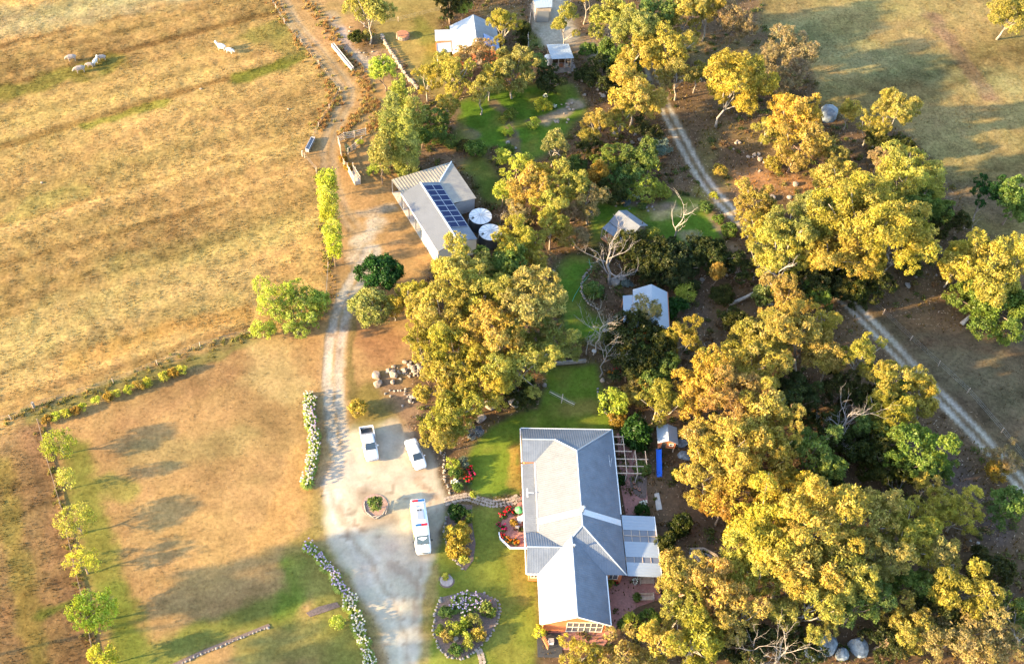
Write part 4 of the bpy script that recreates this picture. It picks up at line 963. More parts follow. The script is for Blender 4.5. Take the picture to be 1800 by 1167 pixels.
bare_tree(1054, 662, 7.0, 'bare grey sapling right of the tallest bare sapling', .13, .6, 6, 3, (.05, .06), 'bark_grey', 27, .5, cat='tree')
bare_tree(1792, 470, 5.0, 'bleached bare stick tree at the right edge behind the broad gum', .16, .6, 4, 2, (0, 0), 'bark_pale', 30, .5, twigs=2)
bare_tree(1706, 418, 4.5, 'thin bare stick beside the blue green tree at the paddock edge', .07, .6, 4, 2, (-.2, .1), 'bark_pale', 33, .6, twigs=2)
bare_tree(1790, 1135, 5.5, 'fallen pale dead branch tree in the bottom right corner', .20, 1.0, 5, 3, (-.4, .1), seed=36, start=.2, twigs=2)
bare_tree(1562, 905, 5.0, 'small bare twig tree poking out above the bottom right grove', .10, .7, 5, 2, (.05, .2), seed=39, start=.4, twigs=2)
bare_tree(1225, 425, 2.6, 'short dead stick beside the white dead tree', .08, .6, 3, 2, (0, 0), seed=42, start=.5, twigs=2)
bare_tree(880, 398, 3.2, 'bare pale sticks rising between the two water tanks', .07, .8, 6, 2, (0, 0), 'bark_pale', 45, .1, twigs=2)
bare_tree(1640, 365, 3.0, 'thin dead stake at the rear of the huge spreading gum', .06, .4, 2, 1, (.1, 0), 'bark_pale', 48, .6, twigs=1)
def limb(pts, r, label, bark='bark_pale'):
    P = [G(x, y, z) for x, y, z in pts]; mb = MB(); mb.tube(P, [r*(1-.6*k/(len(P)-1)) for k in range(len(P))], 7)
    return tag(mb.build('fallen_log', M[bark], None, True), label, 'log')
limb([(1282, 535, .3), (1312, 522, .8), (1345, 503, 1.3), (1400, 500, 2.0)], .30, 'thick pale fallen log beside the bleached dead tree')
limb([(1552, 1043, .3), (1562, 1015, 2.0), (1572, 990, 4.2)], .30, 'bare grey leaning limb in the bottom right grove', 'bark_grey')
limb([(1640, 1015, .3), (1668, 1000, .3), (1700, 1012, .3)], .10, 'thin fallen branch on the dark litter at the lower right', 'bark_red')
limb([(1690, 570, .15), (1698, 562, .7), (1706, 554, 1.4)], .38, 'pale sloping trunk base under the broad bright yellow gum', 'bark_pale')
# ------------------------------------------------------------------ stones
def rock_mesh(seed, material, sub=2, flat=.7):
    bm = bmesh.new(); bmesh.ops.create_icosphere(bm, subdivisions=sub, radius=1); rs = random.Random(seed)
    ax = [Vector((rs.gauss(0, 1), rs.gauss(0, 1), rs.gauss(0, 1))).normalized() for _ in range(9)]; cut = [rs.uniform(.5, .9) for _ in ax]
    sx, sy = rs.uniform(.8, 1.25), rs.uniform(.75, 1.1)
    for v in bm.verts:
        p = v.co.copy()
        for a, c in zip(ax, cut):
            d = p.dot(a)
            if d > c: p -= a*(d-c)*.85
        p *= 1+rs.uniform(-.05, .05); v.co = Vector((p.x*sx, p.y*sy, p.z*flat))
    me = bpy.data.meshes.new('boulder'); bm.to_mesh(me); bm.free(); me.materials.append(material)
    me.polygons.foreach_set('use_smooth', [False]*len(me.polygons)); return me
ROCK = {k: [rock_mesh(i*3+j, M[m], 2, f) for j in range(5)] for i, (k, m, f) in enumerate([('stone', 'stone', .75), ('dark', 'stone_dark', .9), ('pale', 'stone_pale', .75)])}
PEB = [rock_mesh(90+j, M['stone_pale'], 1, .7) for j in range(5)]+[rock_mesh(120+j, M['stone'], 1, .7) for j in range(5)]
rrng = random.Random(77)
def boulder(px, py, r, kind, label, group=None, tall=1.0):
    p = G(px, py, 0); me = ROCK[kind][rrng.randrange(5)]
    o = link('boulder', me, None, (p.x, p.y, ground_z(p.x, p.y)+r*.22*tall), rrng.uniform(0, 6.28)); o.scale = (r, r, r*tall)
    return tag(o, label, 'boulder', group)
def cluster(line, n, spread, rmin, rmax, kind, label, group):
    L = smooth_line(line, 4)
    for _ in range(n):
        x, y = L[rrng.randrange(len(L))]
        boulder(x+rrng.gauss(0, spread), y+rrng.gauss(0, spread*.7), rmin+(rmax-rmin)*rrng.random()**2, kind, label, group)
for x, y, r, t, l in [(661, 662, .85, 1, 'large pale boulder at the left end of the rock heap by the drive'), (664, 676, .85, .9, 'pale sunlit boulder at the front of the rock heap by the drive'), (691, 658, .75, 1, 'upright pale boulder in the middle of the rock heap'), (690, 673, .5, 1.2, 'small pointed stone at the front middle of the rock heap')]:
    boulder(x, y, r, 'pale', l, None, t)
cluster([(700, 655), (725, 645), (735, 652)], 74, 9, .16, .46, 'pale', 'loose stone jumbled in the rock heap beside the drive', 'stones of the rock heap beside the drive')
cluster([(670, 690), (690, 690), (715, 690), (720, 710)], 16, 7, .2, .5, 'stone', 'scattered stone on the slope below the rock heap', 'stones scattered below the rock heap')
boulder(755, 632, .55, 'pale', 'bright white stone under the left edge of the central grove', None, 1.3)
boulder(862, 714, 1.15, 'stone', 'big smooth round boulder at the top of the house lawn', None, 1.1)
boulder(846, 737, .8, 'stone', 'smaller round boulder below the big smooth boulder')
boulder(905, 708, 1.05, 'stone', 'cracked two tone boulder right of the big smooth boulder', None, 1.1)
boulder(905, 690, .6, 'stone', 'rounded boulder behind the cracked two tone boulder')
boulder(957, 678, .45, 'stone', 'small grey boulder at the edge of the house lawn')
boulder(1058, 670, .5, 'pale', 'pale standing stone beside the orange flowers', None, 1.4)
boulder(828, 745, .5, 'stone', 'grey brown boulder by the mustard gum')
for x, y, r, t, l in [(1448, 1137, 1.35, 1.3, 'large blue grey lichen boulder left of the pair at the bottom edge'), (1478, 1152, 1.0, 1.3, 'middle lichen boulder at the bottom edge'), (1507, 1140, 1.25, 1.3, 'right hand lichen boulder with brown hollow at the bottom edge'), (1425, 1150, .9, 1.1, 'lichen boulder half hidden under leaves at the bottom edge'), (1613, 1072, 1.0, 1.4, 'dark angular rock under the olive gum at the lower right'), (1456, 205, 1.9, .9, 'large dark whaleback rock at the upper paddock edge'), (1632, 442, .9, 1.1, 'blue grey boulder behind the huge spreading gum'), (1648, 440, .7, 1, 'dark boulder right of the blue grey boulder'), (1200, 780, .95, .8, 'flat grey boulder right of the playhouse'), (1203, 803, .8, 1, 'grey boulder beside the slide'), (1209, 822, .5, 1.2, 'blue grey boulder under the gum beside the slide')]:
    boulder(x, y, r, 'dark', l, None, t)
for x, y, r, t, l in [(1080, 498, .85, 1.1, 'bluish oval boulder at the foot of the big dead tree'), (1094, 490, .7, .8, 'long sunlit boulder right of the bluish oval boulder'), (1172, 490, .8, .9, 'brownish boulder in the shade behind the cabin'), (1150, 480, .5, 1, 'small boulder left of the brownish shaded boulder'), (1235, 492, .45, .7, 'grey slab stone in the shade below the dark trees'), (1229, 143, .6, 1.2, 'pinkish standing boulder beside the upper track'), (1595, 503, .55, 1, 'lone pale boulder on the brown ground below the huge spreading gum'), (1357, 350, .7, 1, 'boulder at the sunlit rusty bank'), (1388, 348, .5, 1, 'pale stone under the huge spreading gum'), (1398, 325, .55, 1, 'boulder above the sunlit rusty bank'), (1063, 583, .45, 1.3, 'white carved stone beside the tallest bare sapling'), (1028, 168, .35, 1, 'round pale stone at the lawn edge by the pavilion'), (1060, 170, .5, 1, 'round pale stone left of the golden tan gum'), (1355, 535, .4, 1, 'grey stone at the fallen log'), (893, 252, .5, 1, 'grey boulder under the small yellow ball shrub'), (905, 262, .4, 1, 'dark grey boulder at the lawn bed')]:
    boulder(x, y, r, 'stone', l, None, t)
for line, n, sp, a, b, k, l in [
    ([(1295, 260), (1320, 270), (1345, 275), (1340, 300)], 15, 8, .25, .75, 'pale', 'pale boulder scattered below the forked white trunk'),
    ([(1075, 240), (1100, 252), (1130, 245)], 18, 8, .2, .55, 'stone', 'stone in the rocky bed under the golden tan gum'),
    ([(1010, 135), (1030, 145), (1060, 165)], 16, 7, .2, .5, 'pale', 'stone in the rock garden below the pavilion'),
    ([(985, 180), (1005, 190), (990, 210), (975, 215)], 14, 6, .2, .45, 'pale', 'stone round the pale paved spot in the upper lawn'),
    ([(1085, 355), (1120, 358), (1145, 370)], 12, 6, .15, .4, 'stone', 'stone in the curved bed behind the cottage'),
    ([(1600, 930), (1610, 870), (1650, 860)], 10, 9, .2, .5, 'stone', 'stone in the shaded litter at the lower right'),
    ([(1715, 960), (1720, 985), (1735, 1000)], 14, 8, .15, .4, 'stone', 'small sunlit stone on the dark litter at the lower right'),
    ([(1560, 440), (1640, 460), (1625, 485)], 9, 9, .2, .5, 'stone', 'stone on the shaded ground right of the huge spreading gum'),
    ([(1290, 470), (1300, 500)], 6, 8, .2, .45, 'stone', 'stone on the shaded ground near the golden weeping sapling'),
    ([(955, 470), (965, 480), (950, 460)], 6, 5, .25, .5, 'stone', 'brown stone under the twiggy shrub mound'),
    ([(590, 20), (620, 60), (640, 100), (655, 95)], 12, 6, .15, .4, 'pale', 'stone in the dry gully beside the dirt track')]:
    cluster(line, n, sp, a, b, k, l, l.replace('stone ', 'stones ', 1).replace('boulder ', 'boulders ', 1))
def stone_row(name, label, cat, line, step, r, n=1, h=1.0, jit=.1, close=False):
    """a wall or bed edge of separate stones: every stone is a part"""
    L = [Vector((*p, 0)) for p in smooth_line(gpts(line), 8)]
    o = L[0]; t = thing(name, label, cat, (o.x, o.y, 0)); acc = 0; k = 0
    for a, b in zip(L, L[1:]):
        seg = (b-a).length
        while acc < seg:
            p = a.lerp(b, acc/seg)
            for c in range(n):
                s = link('stone', PEB[rrng.randrange(5)+(0 if n > 1 else 5)], t, (p.x-o.x+rrng.uniform(-jit, jit), p.y-o.y+rrng.uniform(-jit, jit), ground_z(p.x, p.y)+r*.4+c*r*1.1), rrng.uniform(0, 6))
                q = r*rrng.uniform(.6, 1.25); s.scale = (q*1.25, q, q*h)
            acc += step*rrng.uniform(.85, 1.2)
        acc -= seg
    return t
stone_row('dry_stone_wall', 'pale dry stone wall curving down beside the homestead lawn', 'stone wall', [(671, 66), (676, 76), (692, 101), (710, 130), (736, 160)], .62, .36, 2)
stone_row('stone_edging', 'stone edging round the curved dark bed at the green lawn strip', 'edging', [(1040, 470), (1026, 488), (1022, 510), (1030, 530), (1052, 545)], .5, .26)
stone_row('stone_edging', 'stone edging along the bed where garden meets the house lawn', 'edging', [(1082, 750), (1068, 730), (1052, 700), (1050, 680)], .5, .2)
stone_row('stone_edging', 'pale stone edging of the narrow bed beside the gravel yard', 'edging', [(780, 800), (782, 840), (792, 870)], .45, .2)
# ------------------------------------------------------------------ fences
def wire_fence(label, line, step, h=1.15, post='timber', pr=.07, rails=0, name='wire_fence', wires=3):
    L = [G(*p) for p in line]; o = L[0].copy(); t = thing(name, label, 'fence', (o.x, o.y, 0)); P = []
    for a, b in zip(L, L[1:]):
        n = max(1, round((b-a).length/step))
        P += [a.lerp(b, k/n) for k in range(n)]
    P.append(L[-1]); me = None
    for p in P:
        z = ground_z(p.x, p.y)
        if me is None:
            mb = MB(); mb.cyl((0, 0, -.2), pr, h+.2, 6, pr*.9); q = mb.build('post', M[post], t); me = q.data
        else: q = link('post', me, t)
        q.location = (p.x-o.x, p.y-o.y, z); q.rotation_euler = (rrng.uniform(-.06, .06), rrng.uniform(-.06, .06), 0)
    if wires:
        mb = MB()
        for k in range(wires):
            zz = h*(.35+.6*k/max(wires-1, 1))
            for a, b in zip(P, P[1:]):
                mb.bar((a.x-o.x, a.y-o.y, ground_z(a.x, a.y)+zz), (b.x-o.x, b.y-o.y, ground_z(b.x, b.y)+zz), .012)
        mb.build('wire', M['wire'], t)
    for a, b in zip(P, P[1:]):
        for k in range(rails):
            zz = h*(.3+.62*k/max(rails-1, 1)); mb = MB()
            mb.bar((a.x-o.x, a.y-o.y, ground_z(a.x, a.y)+zz), (b.x-o.x, b.y-o.y, ground_z(b.x, b.y)+zz), .05, .13)
            mb.build('rail', M[post], t)
    return t
wire_fence('post and wire fence between golden paddock and brown lawn', [(-30, 745), (20, 738), (62, 716), (200, 674), (352, 610), (440, 586)], 8.5, 1.1)
wire_fence('post and wire fence along the dirt track and poplar row', [(470, -10), (500, 42), (560, 115), (598, 162), (560, 224), (536, 278), (556, 302), (568, 380), (577, 470), (573, 540)], 6.0, 1.1)
wire_fence('brown post and rail fence down the left side of the lawn', [(68, 745), (84, 812), (107, 890), (132, 1000), (147, 1060), (160, 1130), (168, 1180)], 5.2, 1.0, 'bark_brown', .09, 1, 'rail_fence', 0)
wire_fence('post and wire fence along the far side of the gravel track', [(1505, 508), (1600, 598), (1700, 690), (1760, 760), (1830, 850)], 7, 1.1)
wire_fence('post and wire fence across the far homestead lawn', [(640, 48), (700, 38), (775, 20)], 6, 1.0)
mb = MB(); mb.cyl((0, 0, -.2), .22, 1.3, 8, .19); o = mb.build('strainer_post', M['stone']); p = G(60, 716); o.location = (p.x, p.y, ground_z(p.x, p.y)); tag(o, 'thick pale corner post where the paddock fence meets the lawn', 'post')
mb = MB(); mb.cyl((0, 0, -.2), .13, 1.4, 8, .12); o = mb.build('strainer_post', M['timber_pale']); p = G(532, 275); o.location = (p.x, p.y, 0); tag(o, 'pale gate post beside the steel feed trough', 'post')
# stockyard with rails and loading ramp
def yard(label, line, h=1.5, rails=4, mt='timber_pale'):
    L = [G(*p) for p in line]; o = L[0].copy(); t = thing('stockyard_fence', label, 'fence', (o.x, o.y, 0))
    for p in L:
        mb = MB(); mb.box((p.x-o.x, p.y-o.y, h/2), (.16, .16, h+.15)); mb.build('post', M[mt], t)
    for a, b in zip(L, L[1:]):
        for k in range(rails):
            mb = MB(); z = h*(.22+.74*k/(rails-1)); mb.bar((a.x-o.x, a.y-o.y, z), (b.x-o.x, b.y-o.y, z), .06, .14); mb.build('rail', M[mt], t)
    return t
yard('weathered timber stockyard rails round the weedy pen by the poplars', [(599, 268), (595, 253), (605, 246), (623, 243), (643, 238)])
yard('inner stockyard rails crossing the weedy pen', [(612, 272), (625, 262), (636, 252)], 1.3, 3)
yard('stockyard rails running from the pen to the loading ramp', [(599, 270), (601, 285), (607, 297)], 1.4, 3, 'timber')
t = thing('loading_ramp', 'timber stock loading ramp with railed sides and pale concrete front', 'ramp', G(625, 325))
o = t.location
a, b, c, d = [G(*p)-o for p in [(611, 300), (621, 300), (624, 326), (634, 324)]]
for k, (u, v) in enumerate(((a, c), (b, d))):
    for q in (0, .33, .66, 1):
        p = u.lerp(v, q); mb = MB(); mb.box((p.x, p.y, .85), (.13, .13, 1.7)); mb.build('post', M['timber_pale'], t)
    for z in (.55, .95, 1.35, 1.65):
        mb = MB(); mb.bar((u.x, u.y, z*.7), (v.x, v.y, z), .06, .14); mb.build('rail', M['timber_pale'], t)
mb = MB(); mb.loft([[Vector((a.x, a.y, -.1)), Vector((b.x, b.y, -.1)), Vector((b.x, b.y, .06)), Vector((a.x, a.y, .06))], [Vector((c.x, c.y, -.1)), Vector((d.x, d.y, -.1)), Vector((d.x, d.y, .75)), Vector((c.x, c.y, .75))]]); mb.build('ramp_floor', M['concrete'], t)
T(603, 282, 8, 12, 'orange', 'rusty red dead weeds along the stockyard rails', .5, 'shrub')
T(613, 294, 9, 8, 'orange', 'rusty red dead weeds at the top of the loading ramp', .45, 'shrub')
T(632, 250, 6, 8, 'fresh', 'thin green weed bush inside the stockyard', .8, 'shrub')
T(612, 262, 5, 7, 'grey', 'pale green cactus like plant inside the stockyard', .7, 'shrub')
# trough, concrete wall, fire pit
def oblong(name, label, cat, a, b, w, h, mt, inner=None):
    a, b = G(*a), G(*b); d = b-a; t = thing(name, label, cat, (a+b)/2, math.atan2(d.y, d.x)); L = d.length
    mb = MB(); mb.box((0, 0, .05), (L, w, .1)); mb.build('base', M[mt], t)
    for s in (-1, 1):
        mb = MB(); mb.box((0, s*(w/2-.04), h/2+.101), (L, .08, h)); mb.build('side', M[mt], t)
        mb = MB(); mb.box((s*(L/2-.05), 0, h/2+.101), (.1, w-.165, h*.99)); mb.build('end', M['concrete'], t)
    if inner: mb = MB(); mb.box((0, 0, h*.78), (L-.21, w-.17, .02)); mb.build('water', M[inner], t)
oblong('feed_trough', 'long grey steel trough beside the dirt track', 'trough', (551, 246), (540, 268), .7, .55, 'chrome', 'zinc')
oblong('concrete_trough', 'long pale concrete trough between dirt track and gully', 'trough', (585, 82), (620, 125), .55, .6, 'concrete', 'concrete')
p = G(708, 66); t = thing('fire_pit', 'round stone walled fire pit with rusty lid on the homestead lawn', 'fire pit', p)
for k in range(14):
    a = k*2*math.pi/14; mb = MB(); mb.box((math.cos(a)*1.05, math.sin(a)*1.05, .35), (.34, .45, .7), a); mb.build('stone_block', M['stone_pale'], t)
mb = MB(); mb.cyl((0, 0, .7), 1.22, .10, 20, 1.05); mb.build('lid', M['rust'], t)
# ------------------------------------------------------------------ flower beds
def flower_plant(seed, R, H, leafc, heads, hc, hr, hh):
    """a clump of strap leaves and round flower heads on stalks -> two meshes"""
    rs = np.random.RandomState(seed); n = 130; a = rs.rand(n)*6.283; ln = R*rs.uniform(.6, 1.1, n); z = H*rs.uniform(.35, .8, n)
    b = np.stack([np.cos(a)*.1*R, np.sin(a)*.1*R, np.zeros(n)], -1); m = np.stack([np.cos(a)*ln*.55, np.sin(a)*ln*.55, z], -1); e = np.stack([np.cos(a)*ln, np.sin(a)*ln, z*.55], -1)
    w = np.stack([-np.sin(a), np.cos(a), np.zeros(n)], -1)*.055
    V = np.concatenate([np.stack([b-w, b+w, m+w, m-w], 1), np.stack([m-w, m+w, e+w*.3, e-w*.3], 1)]).reshape(-1, 3)
    me = np_mesh('leaves', V, np.arange(len(V)).reshape(-1, 4), 4, M['leaf']); c = np.array(leafc)*rs.uniform(.7, 1.3, (n, 1)); set_col(me, np.concatenate([c, c]))
    HV = []; HC = []
    for k in range(heads):
        q = rs.rand()*6.283; r = R*math.sqrt(rs.rand())*.95; cx, cy, cz = math.cos(q)*r, math.sin(q)*r, hh*rs.uniform(.8, 1.15); m_ = 34
        d = rs.randn(m_, 3); d /= np.linalg.norm(d, axis=1)[:, None]; p = np.array((cx, cy, cz))+d*hr*rs.uniform(.6, 1, (m_, 1)); t_ = np.cross(d, rs.randn(m_, 3)); t_ /= np.linalg.norm(t_, axis=1)[:, None]; u = np.cross(d, t_); s = hr*.42
        HV.append(np.stack([p-t_*s, p+u*s, p+t_*s, p-u*s], 1)); HC.append(np.tile(np.array(hc[rs.randint(len(hc))]), (m_, 1))*rs.uniform(.8, 1.1, (m_, 1)))
    HV = np.concatenate(HV); me2 = np_mesh('flower_heads', HV.reshape(-1, 3), np.arange(len(HV)*4).reshape(-1, 4), 4, M['petal']); set_col(me2, np.concatenate(HC))
    return me, me2
LIL = [(.42, .31, .46), (.50, .40, .50), (.56, .48, .48)]; WHI = [(.62, .58, .42), (.58, .52, .42), (.50, .43, .46)]
AGA = [flower_plant(200+k, .85, .75, (.19, .25, .045), 11, WHI if k % 2 else LIL, .115, .98) for k in range(4)]
def place_plant(pair, px, py, s, label, cat, group, name='agapanthus'):
    p = G(px, py); t = thing(name, label, cat, (p.x, p.y, ground_z(p.x, p.y)), rrng.uniform(0, 6.28), group); t.scale = (s, s, s)
    link('leaves', pair[0], t); link('flower_heads', pair[1], t)['kind'] = 'stuff'; return t
def flower_row(line, step, pick, label, group, w=.35):
    L = [Vector((*p, 0)) for p in smooth_line(gpts(line), 6)]; acc = 0
    for a, b in zip(L, L[1:]):
        seg = (b-a).length
        while acc < seg:
            p = a.lerp(b, acc/seg); px, py = Qa(p.x+rrng.uniform(-w, w), p.y+rrng.uniform(-w, w)); place_plant(AGA[pick(py)], px, py, rrng.uniform(.8, 1.15), label, 'flowers', group); acc += step
        acc -= seg
flower_row([(543, 698), (546, 730), (550, 770), (548, 808), (537, 858)], .62, lambda y: rrng.choice((1, 3, 0)), 'white and lilac agapanthus clump in the hedge left of the upper drive', 'agapanthus hedge left of the upper drive')
flower_row([(545, 966), (575, 1000), (602, 1035), (620, 1075), (634, 1110), (650, 1170)], .62, lambda y: rrng.choice((0, 2)) if y < 1050 else rrng.choice((1, 3)), 'agapanthus clump in the slanting hedge left of the lower drive', 'agapanthus hedge left of the lower drive')
T(593, 1094, 13, 14, 'lime', 'single lime shrub on the grass left of the slanting agapanthus hedge', .8, 'shrub')
# hedge bushes along the field fence
for i, (x, y, r) in enumerate([(82, 738, 9), (98, 733, 10), (116, 727, 10), (133, 722, 9), (146, 716, 8), (168, 704, 8), (190, 697, 10), (203, 692, 9), (228, 684, 10), (244, 678, 11), (258, 672, 10), (288, 662, 10), (304, 656, 10), (319, 650, 10)]):
    T(x, y, r, 8, 'lime' if i % 3 else 'orange', 'low bush of the broken hedge along the paddock fence', .55, 'bush', None, 'low hedge bushes along the paddock fence', name='hedge_bush')
# island bed with stone rim
def ell(cx, cy, rx, ry, a0=0, a1=360, n=18): return [(cx+rx*math.cos(R_(a0+(a1-a0)*k/n)), cy+ry*math.sin(R_(a0+(a1-a0)*k/n))) for k in range(n+1)]
stone_row('stone_edging', 'ring of stones round the island flower bed on the front lawn', 'edging', [(775, 1050), (764, 1085), (764, 1118), (780, 1148), (805, 1158), (835, 1145), (862, 1115), (878, 1080), (872, 1055), (850, 1042)], .42, .21)
def mulch(name, label, line, c='soil'):
    P = [G(*p) for p in line]; o = sum(P, Vector())/len(P); mb = MB(); mb.prism([(p.x-o.x, p.y-o.y) for p in P][::-1], -.2, .07)
    ob = mb.build(name, M[c], None, False, (o.x, o.y, 0)); return tag(ob, label, 'garden bed')
M['soil'] = mat('dark_mulch', (.11, .075, .06), .95, noise=.35, nscale=5, bump=.5, bscale=12)
M['soil_red'] = mat('reddish_mulch', (.24, .15, .12), .95, noise=.3, nscale=5, bump=.5, bscale=12)
mulch('garden_bed', 'mulched island flower bed on the front lawn', [(775, 1050), (764, 1085), (764, 1118), (780, 1148), (805, 1158), (835, 1145), (862, 1115), (878, 1080), (872, 1055), (850, 1042), (815, 1040)])
for i, (x, y) in enumerate([(803, 1055), (820, 1050), (838, 1056), (812, 1068), (828, 1066), (845, 1068), (800, 1070), (820, 1080)]):
    place_plant(AGA[i % 2*2], x, y, .95, 'lilac agapanthus clump at the top of the island flower bed', 'flowers', 'agapanthus in the island flower bed')
for x, y, r, k, l in [(785, 1078, 13, 'green', 'green bush at the left of the island bed'), (795, 1105, 15, 'fresh', 'leafy lime bush at the left middle of the island bed'), (785, 1118, 12, 'gold', 'straw gold bush at the left of the island bed'), (815, 1098, 12, 'fresh', 'bright bush in the middle of the island bed'), (833, 1092, 14, 'olive', 'olive bush right of the middle of the island bed'), (858, 1072, 14, 'green', 'dark green bush at the right of the island bed'), (842, 1116, 13, 'gold', 'brown dry bush at the right of the island bed'), (800, 1143, 12, 'green', 'green bush at the bottom of the island bed'), (822, 1136, 11, 'fresh', 'lime bush at the bottom right of the island bed'), (775, 1108, 9, 'green', 'green bush at the left rim of the island bed'), (820, 1118, 9, 'lime', 'small lime bush near the pink stone of the island bed')]:
    T(x, y, r, r, k, l, .55, 'shrub')
boulder(800, 1124, .5, 'pale', 'round pinkish stone in the island flower bed', None, 1.2)
p = G(861, 1061, 0); t = thing('garden_gnome', 'small orange and white garden figure in the island bed', 'garden ornament', (p.x, p.y, .05))
mb = MB(); mb.cyl((0, 0, 0), .16, .55, 10, .12); mb.build('body', M['terracotta'], t); mb = MB(); mb.cyl((0, 0, .55), .12, .2, 10, .09); mb.build('head', M['cream'], t, True); mb = MB(); mb.cyl((0, 0, .75), .13, .28, 10, .01); mb.build('cap', M['terracotta'], t)
# second bed with golden bush, round paved spot
mulch('garden_bed', 'dark mulched bed between gravel yard and front lawn', [(800, 885), (783, 915), (784, 950), (797, 980), (818, 1003), (832, 985), (836, 955), (830, 920), (830, 888)])
stone_row('stone_edging', 'stone edging of the dark bed facing the gravel yard', 'edging', [(800, 885), (783, 915), (784, 950), (797, 980), (818, 1003)], .42, .2)
for x, y, r, k, l in [(806, 940, 24, 'gum', 'golden green bush filling the bed beside the ambulance'), (806, 965, 20, 'yellow', 'mustard bush at the lower part of the bed beside the ambulance'), (803, 903, 17, 'deep', 'dark green bush at the top of the bed beside the ambulance'), (820, 908, 12, 'green', 'green bush at the top right of the bed beside the ambulance'), (816, 985, 9, 'fresh', 'pale green plant at the tip of the bed beside the ambulance')]:
    T(x, y, r, r*1.05, k, l, .9, 'shrub')
p = G(785, 1020); t = thing('paved_circle', 'round pinkish paved spot with a small plant on the front lawn', 'paving', p)
mb = MB(); mb.cyl((0, 0, -.05), 1.0, .06, 28); mb.build('rim', M['soil'], t); mb = MB(); mb.cyl((0, 0, .0105), .8, .06, 28); mb.build('slab', M['paver_grey'], t)
T(784, 1013, 6, 5, 'fresh', 'small lime plant on the round paved spot', .25, 'shrub')
# turning circle with sticks
mulch('garden_bed', 'brown litter ring in the middle of the gravel turning circle', ell(659, 889, 23, 21)[:-1], 'soil_red')
for k, (x0, y0, x1, y1) in enumerate([(640, 885, 644, 902), (644, 900, 660, 912), (660, 911, 680, 900), (678, 903, 684, 880), (672, 905, 682, 888), (641, 880, 641, 896), (655, 908, 668, 906)]):
    a, b = G(x0, y0, .14), G(x1, y1, .14); mb = MB(); mb.tube([a, (a+b)/2, b], [.08, .075, .06], 6); tag(mb.build('log', M['bark_grey'], None, True), 'bare stick laid round the dark bush in the turning circle', 'log', 'sticks round the turning circle bush')
# red and white flowers, roses
RED = [flower_plant(300+k, .6, .7, (.06, .10, .02), 9, [(.48, .014, .026), (.42, .024, .055), (.52, .04, .026)], .12, .75) for k in range(2)]
PNK = [flower_plant(310, .6, .7, (.06, .10, .02), 8, [(.40, .022, .08), (.36, .035, .10)], .14, .75)]
WHT = [flower_plant(320, .6, .6, (.07, .11, .025), 12, [(.8, .78, .62), (.8, .8, .7)], .12, .65)]
ORG = [flower_plant(330, .6, .6, (.12, .13, .03), 12, [(.42, .12, .015), (.38, .17, .025)], .12, .6)]
for pr, x, y, s, l in [(RED[0], 826, 828, .9, 'red rose bush in the corner bed of the house lawn'), (PNK[0], 830, 836, .9, 'pink rose bush in the corner bed of the house lawn'), (RED[1], 823, 848, 1.0, 'deep red rose bush low in the corner bed'), (WHT[0], 800, 850, 1.0, 'white flowering bush at the left of the corner bed'), (ORG[0], 815, 836, .8, 'orange flowering bush between red and white in the corner bed'),
                       (RED[0], 884, 908, 1.0, 'red rose bush at the left of the verandah rose bed'), (RED[1], 894, 898, .8, 'red rose bush at the top of the verandah rose bed'), (RED[0], 904, 902, .7, 'red rose bush nearest the green parasol'), (PNK[0], 876, 924, .6, 'small pink rose at the left tip of the verandah rose bed'), (PNK[0], 884, 930, .9, 'pink red rose bush at the lower left of the verandah rose bed'), (RED[1], 884, 943, .7, 'red rose above the white edging'), (ORG[0], 894, 952, .9, 'orange rose bush above the white edging'), (ORG[0], 906, 954, .9, 'orange yellow rose bush nearest the verandah steps'),
                       (ORG[0], 1076, 662, 1.2, 'orange flowering clump beside the pale standing stone'), (RED[1], 1083, 657, .9, 'red orange flowering clump in the far corner of the house lawn'), (WHT[0], 1130, 888, 1.0, 'white flowering bush beside the patio roof'), (ORG[0], 1136, 357, 1.0, 'orange flowers in the curved bed behind the cottage'), (WHT[0], 1118, 350, 1.1, 'white flowering plant in the curved bed behind the cottage'), (WHT[0], 958, 172, .9, 'white flowering plant on the upper lawn'), (WHT[0], 975, 190, .8, 'white flowers beside the pale paved spot'),
                       (RED[1], 1083, 1026, .6, 'red potted flowers at the rear corner of the brick patio')]:
    place_plant(pr, x, y, s, l, 'flowers', None, 'flowering_bush')
T(800, 832, 12, 12, 'green', 'green bush at the top of the corner bed', .6, 'shrub'); T(806, 856, 9, 10, 'green', 'dark green bush under the white flowers', .5, 'shrub'); T(815, 812, 10, 9, 'grey', 'grey green bush above the corner bed', .6, 'shrub'); T(835, 760, 14, 16, 'grey', 'grey green bush at the left edge of the house lawn', .8, 'shrub'); T(832, 870, 5, 14, 'fresh', 'slim green conifer beside the flagstone path', 1.2, 'shrub')
T(795, 815, 13, 14, 'fresh', 'bright green bush below the mustard gum by the sedan', .8, 'shrub')
# sleeper edged strip at the bottom of the lawn
wl = [(305, 1172), (350, 1152), (410, 1127), (475, 1101)]
stone_row('stone_edging', 'narrow stone edged strip at the bottom of the brown lawn', 'edging', wl, .45, .17)
mulch('garden_bed', 'narrow dark strip bed at the bottom of the brown lawn', [(300, 1168), (350, 1145), (410, 1121), (472, 1096), (476, 1101), (412, 1127), (352, 1152), (306, 1174)])
mulch('garden_bed', 'grey mulch patch beside the slanting agapanthus hedge', [(538, 1077), (560, 1066), (592, 1058), (598, 1066), (570, 1076), (545, 1084)], 'soil')
